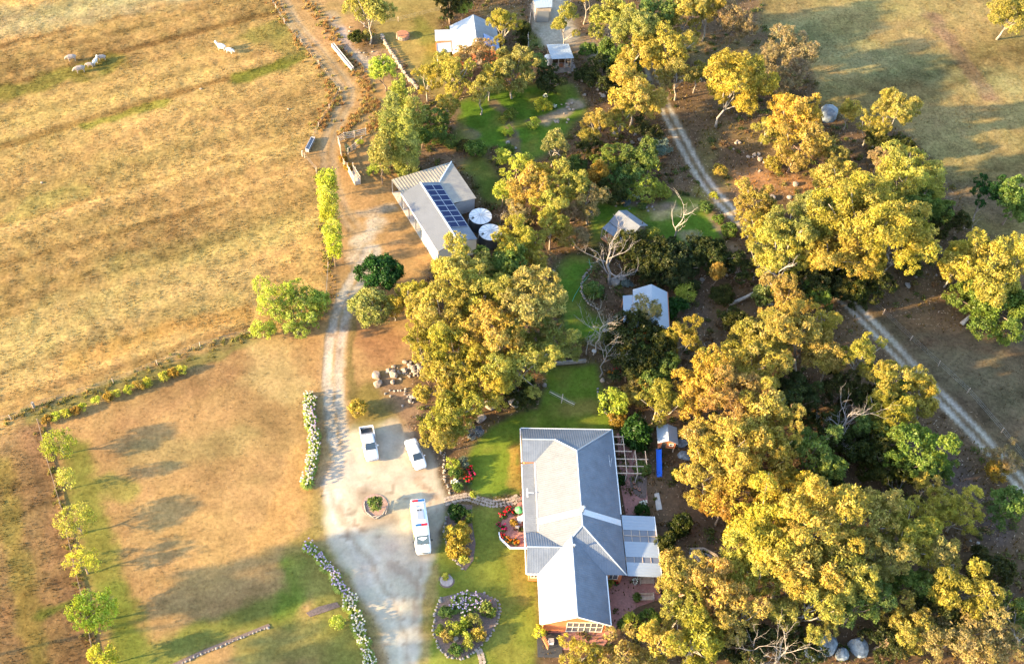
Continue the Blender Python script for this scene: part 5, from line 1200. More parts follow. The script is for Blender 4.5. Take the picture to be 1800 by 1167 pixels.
# flagstones
def flag(label, line, w, seed):
    L = smooth_line(gpts(line), 5); rs = random.Random(seed); mb = MB(); nst = 0
    o = L[len(L)//2]
    t = thing('flagstone_path', label, 'path', (o[0], o[1], 0))
    for (x0, y0), (x1, y1) in zip(L, L[1:]):
        d = math.hypot(x1-x0, y1-y0); ux, uy = (x1-x0)/d, (y1-y0)/d; n = max(1, int(d/.42))
        for k in range(n):
            for c in range(int(w/.42)):
                u = (k+.5)*d/n; v = -w/2+(c+.5)*.42; cx = x0+ux*u-uy*v+rs.uniform(-.05, .05); cy = y0+uy*u+ux*v+rs.uniform(-.05, .05)
                m = rs.choice((5, 6)); a0 = rs.random()*6; poly = [(cx-o[0]+.24*rs.uniform(.75, 1.05)*math.cos(a0+6.283*q/m), cy-o[1]+.24*rs.uniform(.75, 1.05)*math.sin(a0+6.283*q/m)) for q in range(m)]
                mm = MB(); mm.prism(poly, -.1, .05+rs.uniform(0, .02)); mb.v, mb.f = mb.v, mb.f; mb.add(mm.v, mm.f)
    ob = mb.build('paving_stones', M['stone_pale'], t); ob['kind'] = 'stuff'; return t
flag('pale crazy paved path from the gravel yard to the verandah', [(782, 882), (800, 876), (822, 873), (845, 880), (870, 885), (900, 880), (912, 874)], 1.3, 4)
flag('pale paved path at the bottom edge beside the island bed', [(842, 1142), (848, 1160), (846, 1185)], .9, 6)
# ------------------------------------------------------------------ main house
def wallbox(mb, x0, x1, y0, y1, z0, z1): mb.box(((x0+x1)/2, (y0+y1)/2, (z0+z1)/2), (x1-x0, y1-y0, z1-z0))
def window(parent, c, w, h, nrmdir, cols=2, rows=1, frame='white', glass='glass_lit', cat=None, d=.06):
    """framed window standing just proud of a wall; nrmdir 'x+','x-','y+','y-' in the parent's frame"""
    ax = nrmdir[0]; sg = 1 if nrmdir[1] == '+' else -1; c = Vector(c)
    def dim(u, v, t): return (u, t, v) if ax == 'y' else (t, u, v)
    def off(u, v, t): return c+(Vector((u, sg*t, v)) if ax == 'y' else Vector((sg*t, u, v)))
    mb = MB(); f = .07
    for k in range(cols+1): mb.box(off(-w/2+w*k/cols, 0, .03), dim(f, h+f, d))
    for k in range(rows+1): mb.box(off(0, -h/2+h*k/rows, .033), dim(w+f, f, d))
    fr = mb.build('window', M[frame], parent)
    for i in range(cols):
        for j in range(rows):
            mb = MB(); mb.box(off(-w/2+w*(i+.5)/cols, -h/2+h*(j+.5)/rows, .012), dim(w/cols-f*.9, h/rows-f*.9, .02)); mb.build('pane', M[glass], fr)
    return fr
def door(parent, c, w, h, nrmdir, mt='timber'):
    ax = nrmdir[0]; sg = 1 if nrmdir[1] == '+' else -1; c = Vector(c); mb = MB()
    mb.box(c+(Vector((0, sg*.025, 0)) if ax == 'y' else Vector((sg*.025, 0, 0))), (w, .05, h) if ax == 'y' else (.05, w, h)); d = mb.build('door', M[mt], parent)
    mb = MB(); mb.box(c+(Vector((w*.38, sg*.08, 0)) if ax == 'y' else Vector((sg*.08, w*.38, 0))), (.06, .06, .06)); mb.build('handle', M['chrome'], d)
HR = R_(-1.2)
H = thing('farmhouse', 'long red brick farmhouse with grey and cream hipped metal roof and white front gable', 'house', (12.5, 66.2, 0), HR)
e, r = 2.7, 5.3
def rp(name, pts, mt, parent=H, dz=0, **k):
    mb = MB(); roof_sheet(mb, [(p[0], p[1], p[2]+dz) for p in pts], **k); return mb.build(name, M[mt], parent)
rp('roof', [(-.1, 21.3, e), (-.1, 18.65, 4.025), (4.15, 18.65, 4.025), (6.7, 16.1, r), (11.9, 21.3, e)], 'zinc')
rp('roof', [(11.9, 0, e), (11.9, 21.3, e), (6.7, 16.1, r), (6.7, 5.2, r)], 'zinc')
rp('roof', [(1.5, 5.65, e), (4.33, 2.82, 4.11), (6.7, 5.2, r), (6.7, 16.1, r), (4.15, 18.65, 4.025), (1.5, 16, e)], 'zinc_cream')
rp('roof', [(-.1, 16, e), (1.5, 16, e), (4.15, 18.65, 4.025), (-.1, 18.65, 4.025)], 'zinc', rh=.012)
rp('roof', [(-.1, 5.65, e), (-.1, 2.82, 4.11), (4.33, 2.82, 4.11), (1.5, 5.65, e)], 'zinc')
rp('roof', [(-.1, 0, e), (1.3, 0, e), (4.12, 2.82, 4.11), (-.1, 2.82, 4.11)], 'zinc', rh=.012)
rp('roof', [(5.35, 4.05, 4.725), (6.7, 5.2, r), (4.2, 2.86, 4.13)], 'zinc', ribs=False)
rp('roof', [(9.4, 0, e), (11.9, 0, e), (6.7, 5.2, r), (5.35, 4.05, 4.725)], 'zinc', rh=.012)
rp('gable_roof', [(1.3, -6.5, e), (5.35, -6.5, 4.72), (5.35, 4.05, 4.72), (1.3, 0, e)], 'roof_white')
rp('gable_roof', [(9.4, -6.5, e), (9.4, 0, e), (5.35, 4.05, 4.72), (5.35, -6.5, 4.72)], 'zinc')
rp('verandah_roof', [(-.1, 5.75, 2.42), (1.42, 5.75, 2.62), (1.42, 15.9, 2.62), (-.1, 15.9, 2.42)], 'zinc_cream')
for x0, x1 in ((1.55, 6.62), (6.78, 11.85)):
    za, zb = (e+.025, r-.04+.025) if x0 < 6 else (r-.04+.025, e+.025)
    rp('pale_roof_strip', [(x0, 6.75, za), (x1, 6.75, zb), (x1, 7.6, zb), (x0, 7.6, za)], 'roof_white', t=.02, dz=.03, sp=.3, rh=.03)
for pts in ([(6.7, 5.2, r), (6.7, 16.1, r)], [(6.7, 16.1, r), (11.9, 21.3, e)], [(6.7, 16.1, r), (4.15, 18.65, 4.03)], [(-.1, 18.65, 4.03), (4.15, 18.65, 4.03)], [(-.1, 2.82, 4.11), (4.33, 2.82, 4.11)], [(6.7, 5.2, r), (11.9, 0, e)], [(5.35, -6.5, 4.72), (5.35, 4.05, 4.72)], [(4.33, 2.82, 4.11), (6.7, 5.2, r)]):
    mb = MB(); mb.tube([Vector(p)+Vector((0, 0, .035)) for p in pts], [.10, .10], 6); mb.build('ridge_cap', M['zinc_white'], H)
g_ = []
for a, b in ([(-.16, 5.6, 2.62), (-.16, 16, 2.4)], [(1.5, 5.8, 2.72), (1.5, 15.9, 2.72)], [(11.98, 8.5, 2.62), (11.98, 21.4, 2.62)], [(-.1, 21.38, 2.62), (11.95, 21.38, 2.62)], [(1.22, -6.5, 2.62), (1.22, -.05, 2.62)], [(9.48, -6.5, 2.62), (9.48, -.05, 2.62)], [(-.1, -.08, 2.62), (1.15, -.08, 2.62)], [(-.18, -.05, 2.62), (-.18, 5.6, 2.62)], [(-.18, 16.05, 2.62), (-.18, 21.3, 2.62)]):
    if abs(a[0]+.16) < .001: a = (-.16, 5.75, 2.38); b = (-.16, 15.9, 2.38)
    mb = MB(); mb.bar(a, b, .13, .12); mb.build('gutter', M['white'], H)
for x0, x1 in ((1.28, 5.35), (5.35, 9.42)):
    za, zb = (e, 4.72) if x0 < 5 else (4.72, e); mb = MB(); mb.bar((x0, -6.53, za-.1), (x1, -6.53, zb-.1), .05, .22); mb.build('bargeboard', M['cream'], H)
mb = MB(); wallbox(mb, 1.75, 11.5, .45, 20.9, 0, 2.64); mb.build('wall', M['brick'], H)
mb = MB(); wallbox(mb, .25, 1.74, .45, 5.2, 0, 2.6); wallbox(mb, .25, 1.74, 16.4, 20.9, 0, 2.6); mb.build('wall', M['brick'], H)
mb = MB(); wallbox(mb, 1.7, 9.0, -6.1, .44, 0, 2.6); mb.build('wall', M['brick'], H)
mb = MB(); mb.loft([[Vector((1.7, y, 2.601)), Vector((9, y, 2.601)), Vector((9, y, 2.76)), Vector((5.35, y, 4.55)), Vector((1.7, y, 2.76))] for y in (-6.1, -5.9)]); mb.build('gable_wall', M['brick'], H)
mb = MB(); mb.loft([[Vector((y, 16.5, 2.62)), Vector((y, 20.8, 2.62)), Vector((y, 18.65, 3.85))] for y in (.3, .45)]); mb.loft([[Vector((y, .5, 2.62)), Vector((y, 5.1, 2.62)), Vector((y, 2.82, 3.9))] for y in (.3, .45)]); mb.build('gable_wall', M['brick'], H)
window(H, (6.55, -6.1, 1.30), 4.2, 2.3, 'y-', 6, 2, 'cream')
window(H, (.9, .45, 1.5), .8, 1.2, 'y-', 2, 1, 'cream'); window(H, (10.4, .45, 1.5), 1.2, 1.2, 'y-', 2, 1, 'cream'); door(H, (9.55, .45, 1.05), .9, 2.1, 'y-', 'timber_orange')
for y in (7.5, 10.2, 13.2): window(H, (1.75, y, 1.4), 1.5, 1.3, 'x-', 2, 1, 'cream')
door(H, (1.75, 8.9, 1.05), .95, 2.1, 'x-', 'timber'); window(H, (.25, 2.8, 1.4), 1.6, 1.3, 'x-', 2, 1, 'cream'); window(H, (.25, 18.6, 1.4), 1.6, 1.3, 'x-', 2, 1, 'cream')
for y in (11, 14, 18): window(H, (11.5, y, 1.4), 1.5, 1.2, 'x+', 2, 1, 'cream')
for y in (-4, -2): window(H, (1.7, y, 1.4), 1.3, 1.2, 'x-', 2, 1, 'cream')
for y in (5.9, 8, 10.3, 12.8, 15.7):
    mb = MB(); mb.box((-.02, y, 1.19), (.1, .1, 2.38)); mb.build('verandah_post', M['white'], H)
mb = MB(); mb.cyl((6.85, 7.2, 4.9), .16, 1.45, 12); mb.cyl((6.85, 7.2, 6.35), .24, .12, 12, .1); mb.build('flue', M['chrome'], H)
mb = MB(); mb.cyl((5.55, 2.6, 4.5), .10, .7, 10); mb.cyl((5.55, 2.6, 5.2), .16, .1, 10, .05); mb.build('flue', M['chrome'], H)
mb = MB(); mb.bar((.35, 11.1, 2.53), (.35, 11.1, 3.1), .06); mb.bar((.35, 10.45, 3.05), (.35, 11.75, 3.05), .16, .05); mb.bar((.35, 11.1, 3.08), (1.15, 11.1, 3.08), .08, .05); mb.build('aerial', M['white'], H)
mb = MB(); mb.bar((11.2, 15.3, 3.1), (11.45, 16.6, 3.1), .03); mb.bar((11.1, 15.4, 3.1), (11.1, 16.9, 3.3), .03); mb.bar((11.15, 16, 2.95), (11.15, 16, 3.3), .04); mb.build('aerial', M['white'], H)
for y0, y1, mt in ((0, 1.85, 'w'), (1.85, 2.6, 'g'), (2.6, 4.7, 'w'), (4.7, 6.35, 'g'), (6.35, 8.4, 'w')):
    x0, x1, z0, z1 = 12.02, 16.1, 2.58, 2.4
    if mt == 'w': rp('patio_roof', [(x0, y0, z0), (x1, y0, z1), (x1, y1, z1), (x0, y1, z0)], 'zinc_white', sp=.4, rh=.02, t=.05)
    else:
        p = rp('patio_skylight', [(x0, y0+.02, z0-.04), (x1, y0+.02, z1-.04), (x1, y1-.02, z1-.04), (x0, y1-.02, z0-.04)], 'glass_lit', ribs=False, t=.02)
        mb = MB()
        for k in range(5): t_ = k/4; mb.bar((x0+(x1-x0)*t_, y0, z0+(z1-z0)*t_), (x0+(x1-x0)*t_, y1, z0+(z1-z0)*t_), .06, .05)
        if y1-y0 > 1: mb.bar((x0, (y0+y1)/2, z0+.01), (x1, (y0+y1)/2, z1+.01), .06, .05)
        mb.build('glazing_bars', M['timber'], p)
for y in (.1, 2.8, 5.6, 8.3):
    mb = MB(); mb.box((15.95, y, 1.15), (.1, .1, 2.3)); mb.build('patio_post', M['timber'], H)
mb = MB(); mb.bar((16.16, 0, 2.36), (16.16, 8.4, 2.36), .1, .1); mb.build('gutter', M['white'], H)
# paving round the house
def paving(name, label, px, z, mt, pts=None):
    P = [G(*p) for p in px] if px else [Vector((*p, 0)) for p in pts]; o = sum(P, Vector())/len(P); Q = [(p.x-o.x, p.y-o.y) for p in P]
    ar = sum(Q[i][0]*Q[(i+1) % len(Q)][1]-Q[(i+1) % len(Q)][0]*Q[i][1] for i in range(len(Q)))
    if ar < 0: Q.reverse()
    mb = MB(); mb.prism(Q, -.2, z); ob = mb.build(name, M[mt], None, False, (o.x, o.y, 0)); ob['kind'] = 'structure'; return ob
paving('patio', '', [(1084, 762), (1108, 762), (1122, 815), (1135, 850), (1142, 905), (1100, 905), (1092, 860)], .06, 'paver')
paving('patio', '', [(1066, 1000), (1160, 1005), (1163, 1052), (1122, 1066), (1092, 1086), (1078, 1112), (1058, 1140), (985, 1142), (962, 1135), (955, 1085), (1066, 1085)], .05, 'paver')
paving('patio', '', [(918, 870), (912, 876), (908, 890), (885, 905), (878, 930), (884, 950), (897, 962), (930, 962), (930, 865)], .045, 'paver')
paving('path', '', [(1150, 868), (1158, 866), (1164, 895), (1154, 897)], .08, 'concrete')
mb = MB(); mb.prism([(1.0, -9.4), (3.9, -9.4), (3.9, -6.35), (1.0, -6.35)], 0, .10); mb.build('shade_slab', M['black'], H)  # black slab standing in for the hedge's shade on the ground
mb = MB()
for a, b in zip([(877, 936), (879, 946), (897, 963)], [(879, 946), (897, 963), (926, 963)]): mb.bar(G(*a, .2), G(*b, .2), .12, .4)
o = mb.build('bed_edging', M['white']); tag(o, 'white low edging wall of the verandah rose bed', 'edging')
t = thing('paling_fence', 'short orange timber paling fence at the front corner of the house', 'fence', G(957, 1128)); o = t.location
for k in range(7):
    p = G(954+k*1.5, 1122+k*3.1)-o; mb = MB(); mb.box((p.x, p.y, .6), (.05, .2, 1.2), R_(-60)); mb.build('paling', M['timber_orange'], t)
mb = MB(); mb.bar(G(954, 1122, .9)-o, G(963, 1141, .9)-o, .05, .1); mb.build('rail', M['timber_orange'], t)
p = G(968, 1130); t = thing('rainwater_box', 'small white box beside the orange paling fence', 'box', p); mb = MB(); mb.box((0, 0, .35), (.6, .5, .7)); mb.build('body', M['white'], t); mb = MB(); mb.box((0, 0, .725), (.66, .56, .05)); mb.build('lid', M['concrete'], t)
# pergola
P = thing('pergola', 'open white timber pergola grid on the east side of the house', 'pergola', H.location, HR)
for k, y in enumerate((20.4, 19.2, 18.1, 16.9, 15.8, 14.7)):
    x1 = 13.5 if k < 2 else (14.3 if k < 3 else (16.3 if k == 3 else (15.6 if k == 4 else 15.2))); mb = MB(); mb.bar((12.05, y, 2.45), (x1, y, 2.45), .08, .14); mb.build('beam', M['timber'], P)
for x, y0, y1 in ((13.3, 14.6, 20.6), (14.7, 14.6, 18.2), (16.0, 16.0, 18.1)):
    mb = MB(); mb.bar((x, y0, 2.57), (x, y1, 2.57), .08, .1); mb.build('rafter', M['timber'], P)
for x, y in ((13.3, 14.7), (14.7, 14.75), (14.7, 18.1), (13.3, 20.4), (16.0, 16.9)):
    mb = MB(); mb.box((x, y, 1.19), (.1, .1, 2.38)); mb.build('post', M['timber_pale'], P)
# furniture
def bench(px, py, label, w=1.75, back=True):
    p = G(px, py); t = thing('bench', label, 'bench', (p.x, p.y, .05), R_(2))
    for k in range(4): mb = MB(); mb.box((0, -.22+.15*k, .46), (w, .11, .035)); mb.build('seat_slat', M['timber'], t)
    for k in range(3): mb = MB(); mb.box((0, .36+.03*k, .56+.15*k), (w, .03, .11)); mb.build('back_slat', M['timber'], t)
    for x in (-1, 1):
        for y in (-.24, .34): mb = MB(); mb.box((x*(w/2-.05), y, .22), (.06, .06, .44)); mb.build('leg', M['timber_pale'], t)
        mb = MB(); mb.box((x*(w/2-.05), .06, .68), (.07, .66, .04)); mb.build('armrest', M['timber_pale'], t)
        mb = MB(); mb.box((x*(w/2-.05), .40, .75), (.06, .06, .6)); mb.build('back_post', M['timber_pale'], t)
        mb = MB(); mb.box((x*(w/2-.05), -.24, .56), (.06, .06, .2)); mb.build('arm_post', M['timber_pale'], t)
bench(1136, 1025, 'weathered timber bench nearest the patio roof'); bench(1136, 1054, 'weathered timber bench farther out on the brick patio')
def pot(px, py, rad, h, mt, label, z=.05):
    p = G(px, py); t = thing('flower_pot', label, 'flower pot', (p.x, p.y, z)); mb = MB(); mb.cyl((0, 0, 0), rad*.7, h, 14, rad); mb.cyl((0, 0, h), rad*1.08, .05, 14); mb.build('pot', M[mt], t); mb = MB(); mb.cyl((0, 0, h+.03), rad*.9, .03, 14); mb.build('soil', M['soil'], t)
pot(1119, 1053, .32, .45, 'timber', 'brown pot with small plant beside the farther bench'); T(1119, 1050, 6, 5, 'green', 'small plant growing in the brown pot by the farther bench', .6, 'plant')
pot(1155, 1042, .30, .4, 'terracotta', 'orange terracotta pot under the golden gum at the patio'); pot(1073, 1029, .3, .35, 'terracotta', 'terracotta pot against the rear corner of the house'); T(1074, 1027, 7, 6, 'fresh', 'lime plant growing in the pot at the rear corner', .6, 'plant')
pot(1116, 1026, .28, .4, 'concrete', 'pale pot with white flowers beside the bench nearest the patio roof'); place_plant(WHT[0], 1116, 1022, .8, 'cream flowers growing in the pale pot by the bench', 'flowers', None, 'flowering_plant')
pot(1116, 858, .2, .3, 'terracotta', 'terracotta pot on the left in the dark round bed'); pot(1123, 862, .2, .3, 'terracotta', 'terracotta pot on the right in the dark round bed'); pot(1114, 850, .18, .3, 'terracotta', 'terracotta pot at the rear in the dark round bed')
mulch('garden_bed', 'dark semicircular bed on the paving east of the house', [(1106, 840), (1108, 855), (1115, 868), (1125, 876), (1136, 876), (1137, 838), (1120, 834)])
p = G(911, 909); t = thing('parasol', 'small green parasol on the verandah terrace', 'parasol', (p.x, p.y, .045)); mb = MB(); mb.cyl((0, 0, 0), .035, 2.1, 8); mb.build('pole', M['chrome'], t); mb = MB(); mb.cyl((0, 0, 1.75), .58, .36, 8, .04); mb.build('canopy', M['green_cloth'], t); mb = MB(); mb.cyl((0, 0, .0), .22, .08, 12); mb.build('base', M['concrete'], t)
p = G(914, 917); t = thing('garden_table', 'round white table beside the green parasol', 'table', (p.x, p.y, .045)); mb = MB(); mb.cyl((0, 0, .70), .42, .04, 18); mb.build('table_top', M['white'], t); mb = MB(); mb.cyl((0, 0, .02), .05, .68, 8); mb.cyl((0, 0, 0), .25, .03, 12); mb.build('leg', M['white'], t)
def chair(px, py, rz, mt, label):
    p = G(px, py); t = thing('garden_chair', label, 'chair', (p.x, p.y, .045), rz)
    mb = MB(); mb.box((0, 0, .44), (.46, .46, .05)); mb.build('seat', M[mt], t); mb = MB(); mb.box((0, .24, .72), (.46, .04, .5)); mb.build('backrest', M[mt], t)
    for x in (-.2, .2):
        for y in (-.2, .2): mb = MB(); mb.box((x, y, .21), (.04, .04, .42)); mb.build('leg', M['chrome'], t)
chair(909, 929, R_(160), 'chrome', 'grey garden chair on the verandah terrace below the white table'); chair(918, 911, R_(-60), 'white', 'white garden chair between white table and verandah'); T(903, 920, 6, 6, 'orange', 'orange yellow potted shrub on the verandah terrace', .5, 'shrub')
p = G(987, 708); t = thing('clothesline', 'pale folding clothesline on a post in the house lawn', 'clothesline', (p.x, p.y, 0)); a, b = G(966, 688, 1.9)-p, G(1010, 711, 1.9)-p
mb = MB(); mb.cyl((0, 0, 0), .06, 1.95, 8); mb.build('post', M['timber_pale'], t); mb = MB(); mb.bar(a, b, .09, .06); mb.build('arm', M['timber_pale'], t)
for q in (-.25, .25):
    mb = MB(); mb.bar(a+Vector((q*.6, q, 0)), b+Vector((q*.6, q, 0)), .02); mb.build('line', M['wire'], t)
mb = MB(); P_ = [G(*q, .04) for q in [(1035, 455), (1040, 478), (1022, 500), (1010, 520), (1006, 530)]]; mb.tube(P_, [.03]*5, 5); tag(mb.build('garden_hose', M['hose']), 'green garden hose lying on the lawn strip', 'hose')
mb = MB(); mb.bar(G(962, 640, .35), G(1030, 634, .35), .25, .6); tag(mb.build('garden_wall', M['stone']), 'low pale wall at the end of the house lawn behind the grove', 'wall')
p = G(1043, 624); t = thing('bird_bath', 'small grey bird bath beside the tallest bare sapling', 'bird bath', p); mb = MB(); mb.cyl((0, 0, 0), .12, .8, 10, .09); mb.build('stem', M['concrete'], t); mb = MB(); mb.cyl((0, 0, .8), .18, .12, 16, .34); mb.build('bowl', M['concrete'], t)
p = G(1221, 873); 
# playhouse and slide
p = G(1166, 770, 0); CH = thing('playhouse', 'white roofed red cubby house on stilts with small gable', 'playhouse', (p.x, p.y-1.2, 0), R_(-4))
rp('roof', [(-1.35, -1.3, 2.3), (.0, -1.3, 3.0), (.0, 1.4, 3.0), (-1.35, 1.4, 2.3)], 'zinc_white', CH); rp('roof', [(1.35, -1.3, 2.3), (1.35, 1.4, 2.3), (0, 1.4, 3.0), (0, -1.3, 3.0)], 'zinc_white', CH)
mb = MB(); wallbox(mb, -1.1, 1.1, -1.0, 1.2, .9, 2.36); mb.loft([[Vector((-1.1, y, 2.361)), Vector((1.1, y, 2.361)), Vector((0, y, 2.9))] for y in (-1, -.9)]); mb.build('wall', M['brick'], CH)
for x in (-1, 1):
    for y in (-.95, 1.1): mb = MB(); mb.box((x, y, .44), (.12, .12, .88)); mb.build('stilt', M['timber'], CH)
door(CH, (-.4, -1.0, 1.5), .6, 1.15, 'y-', 'black'); window(CH, (.55, -1.0, 1.7), .5, .5, 'y-', 1, 1)
a = G(1158, 790, 1.05); b = G(1159, 834, .15); sd_ = thing('slide', 'bright blue plastic slide running down from the cubby house', 'slide', (b.x, b.y, 0))
a -= sd_.location; b -= sd_.location; d = (b-a); pf = [a+d*.0, a+d*.12+Vector((0, 0, -.02)), a+d*.5+Vector((0, 0, -.08)), a+d*.86+Vector((0, 0, -.06)), b]
mb = MB(); sec = lambda p: [p+Vector((x, 0, z)) for x, z in ((-.34, .2), (-.27, .2), (-.24, .03), (.24, .03), (.27, .2), (.34, .2), (.34, -.04), (-.34, -.04))]
mb.loft([sec(q) for q in pf]); mb.build('chute', M['blue'], sd_); mb = MB(); mb.box((b.x, b.y-.15, .08), (.66, .3, .16)); mb.build('foot', M['blue'], sd_)
# fountain terrace
paving('terrace', '', [(1212, 967), (1236, 966), (1258, 978), (1266, 994), (1264, 1014), (1212, 1016)], .06, 'paver_grey')
P2 = [G(*q) for q in [(1212, 967), (1236, 966), (1258, 978), (1266, 994), (1264, 1014)]]
t = thing('terrace_wall', 'low pale curved wall round the fountain terrace', 'wall', P2[0])
for a, b in zip(P2, P2[1:]): mb = MB(); mb.bar(a-P2[0]+Vector((0, 0, .2)), b-P2[0]+Vector((0, 0, .2)), .28, .4); mb.build('wall_block', M['stone_pale'], t)
p = G(1237, 998); t = thing('fountain', 'green garden pond basin with pale stone birds at its centre', 'fountain', (p.x, p.y, .06))
mb = MB(); mb.prism([(-1, .55), (-.75, -.4), (-.2, -.75), (.45, -.7), (.9, -.2), (1.05, .55), (.4, .75), (-.4, .75)], 0, .22); mb.build('basin', mat_green := mat('green_basin', (.10, .20, .14), .5, noise=.2, nscale=4), t)
for x, y, q in ((0, 0, .3), (-.15, -.35, .24), (.35, .2, .22)): o = link('stone', PEB[2], t, (x, y, .35)); o.scale = (q, q, q*1.2)
mb = MB(); mb.cyl((0, .5, .2), .05, 1.0, 8, .03); mb.build('spout', M['rust'], t)
# ------------------------------------------------------------------ solar shed with water tanks
A = 113.8; ax = Vector((math.cos(R_(A)), math.sin(R_(A)), 0)); bx = Vector((math.sin(R_(A)), -math.cos(R_(A)), 0))
S0 = ax*108.5+bx*50.25
S = thing('machinery_shed', 'grey corrugated machinery shed with solar panels on the right roof slope', 'shed', S0, R_(A-90))   # local x across, y along
LN = 14.0
rp('roof', [(-.1, 0, 3.2), (3.2, 0, 4.25), (3.2, LN, 4.25), (-.1, LN, 3.2)], 'shed_roof', S); rp('roof', [(6.5, 0, 3.2), (6.5, LN, 3.2), (3.2, LN, 4.25), (3.2, 0, 4.25)], 'zinc', S)
rp('lean_to_roof', [(-.1, LN+.02, 3.17), (6.5, LN+.02, 3.17), (10.5, LN+4.1, 2.7), (-.1, LN+4.1, 2.7)], 'zinc_old', S, sp=.5, rw=.2, rh=.05)
rp('lean_to_roof', [(6.52, 8.7, 3.17), (10.5, 8.7, 2.7), (10.5, LN+4.1, 2.7), (6.52, LN+.05, 3.17)], 'zinc_old', S, sp=.5, rw=.16)
mb = MB(); mb.loft([[Vector((-.1, y, 3.14)), Vector((6.5, y, 3.14)), Vector((3.2, y, 4.2))] for y in (LN-.08, LN-.02)]); mb.build('end_gable', M['zinc_cream'], S)
for a, b in ([(3.2, 0, 4.3), (3.2, LN, 4.3)], [(6.5, LN+.03, 3.2), (10.5, LN+4.1, 2.75)]):
    mb = MB(); mb.tube([Vector(a), Vector(b)], [.12, .12], 6); mb.build('ridge_cap', M['white'], S)
for k in range(8):
    for c in range(2):
        y0 = 3.0+k*1.28; x0 = 3.42+c*1.47; z = lambda x: 4.25-(x-3.2)*1.05/3.3+.09
        mb = MB(); mb.slab([(x0, y0, z(x0)), (x0+1.43, y0, z(x0+1.43)), (x0+1.43, y0+1.23, z(x0+1.43)), (x0, y0+1.23, z(x0))], .04); pn = mb.build('solar_panel', M['solar'], S)
        mb = MB(); q = [(x0, y0), (x0+1.43, y0), (x0+1.43, y0+1.23), (x0, y0+1.23)]
        for i in range(4): a, b = q[i], q[(i+1) % 4]; mb.bar((a[0], a[1], z(a[0])), (b[0], b[1], z(b[0])), .05, .03)
        mb.build('panel_frame', M['alu'], pn)
mb = MB(); wallbox(mb, 6.3, 6.4, .1, LN, 0, 3.14); wallbox(mb, 0, 6.29, .1, .2, 0, 3.14); wallbox(mb, 0, .1, .201, 6.2, 0, 3.14); wallbox(mb, .11, 6.2, LN-.3, LN-.2, 0, 3.1)
mb.loft([[Vector((0, y, 3.141)), Vector((6.4, y, 3.141)), Vector((3.2, y, 4.15))] for y in (.1, .2)]); mb.build('wall', M['cream'], S)
mb = MB(); wallbox(mb, 6.41, 10.3, 8.85, 8.95, 0, 2.66); wallbox(mb, 10.2, 10.3, 8.951, LN+3.9, 0, 2.62); wallbox(mb, 3, 10.19, LN+3.8, LN+3.9, 0, 2.62)
for k in range(16): mb.box((6.5+k*.25, 8.84, 1.35), (.06, .03, 2.6))
mb.build('wall', M['shed_wall'], S)
for y in (8.6, 11.2, LN, LN+3.95): mb = MB(); mb.box((.0, y, 1.35 if y > LN+1 else 1.55), (.14, .14, 2.68 if y > LN+1 else 3.1)); mb.build('post', M['chrome'], S)
mb = MB(); wallbox(mb, -.1, 6.2, .3, LN+3.9, -.2, .05); mb.build('floor_slab', M['concrete'], S)
mb = MB(); mb.bar((-.17, 0, 3.12), (-.17, LN, 3.12), .12, .12); mb.build('gutter', M['white'], S)
for x, y, z, c in ((1.6, 12.3, .7, 'rust'), (2.6, 9.2, .6, 'timber'), (1.4, 7.4, .6, 'hose')):
    w = S0+ax*y+bx*x; o = thing('farm_implement', {'rust': 'rusty machine parked under the open shed near the lean to', 'timber': 'timber crate stack under the open shed bays', 'hose': 'green machine in the open shed bay nearest the closed wall'}[c], 'machine' if c != 'timber' else 'crate', (w.x, w.y, .05), R_(A-90))
    mb = MB(); mb.box((0, 0, z/2+.2), (1.2, 1.5, z)); mb.box((0, .3, z+.3), (.7, .6, .35)); mb.build('body', M[c], o)
    for sx in (-.6, .6): mb = MB(); mb.loft([[Vector((sx+q, math.cos(k*.5236)*.28, .28+math.sin(k*.5236)*.28)) for k in range(12)] for q in (-.07, .07)]); mb.build('wheel', M['black'], o)
for px, py, l in ((844.5, 380, 'round white topped water tank behind the solar shed, fully visible'), (862, 408, 'round white topped water tank half hidden by the yellow gum')):
    p = G(px, py, 2.2); t = thing('water_tank', l, 'water tank', (p.x, p.y, 0)); mb = MB(); mb.cyl((0, 0, 0), 1.7, 2.15, 36); mb.build('wall', M['tank_side'], t)
    mb = MB(); mb.cyl((0, 0, 2.151), 1.78, .05, 36); mb.cyl((0, 0, 2.2), 1.78, .32, 36, .12); mb.build('lid', M['roof_white'], t)
    mb = MB()
    for k in range(12): a = k*.5236; mb.bar((.12*math.cos(a), .12*math.sin(a), 2.54), (1.74*math.cos(a), 1.74*math.sin(a), 2.23), .05, .04)
    mb.build('lid_ribs', M['alu'], t); mb = MB(); mb.cyl((-1.2, -.5, 2.25), .2, .14, 12); mb.build('inlet', M['black'], t); mb = MB(); mb.tube([(-1.2, -.5, 2.42), (-1.7, -.8, 2.6), (-1.9, -.9, 2.3), (-1.9, -.9, .1)], [.05]*4, 6); mb.build('pipe', M['alu'], t)
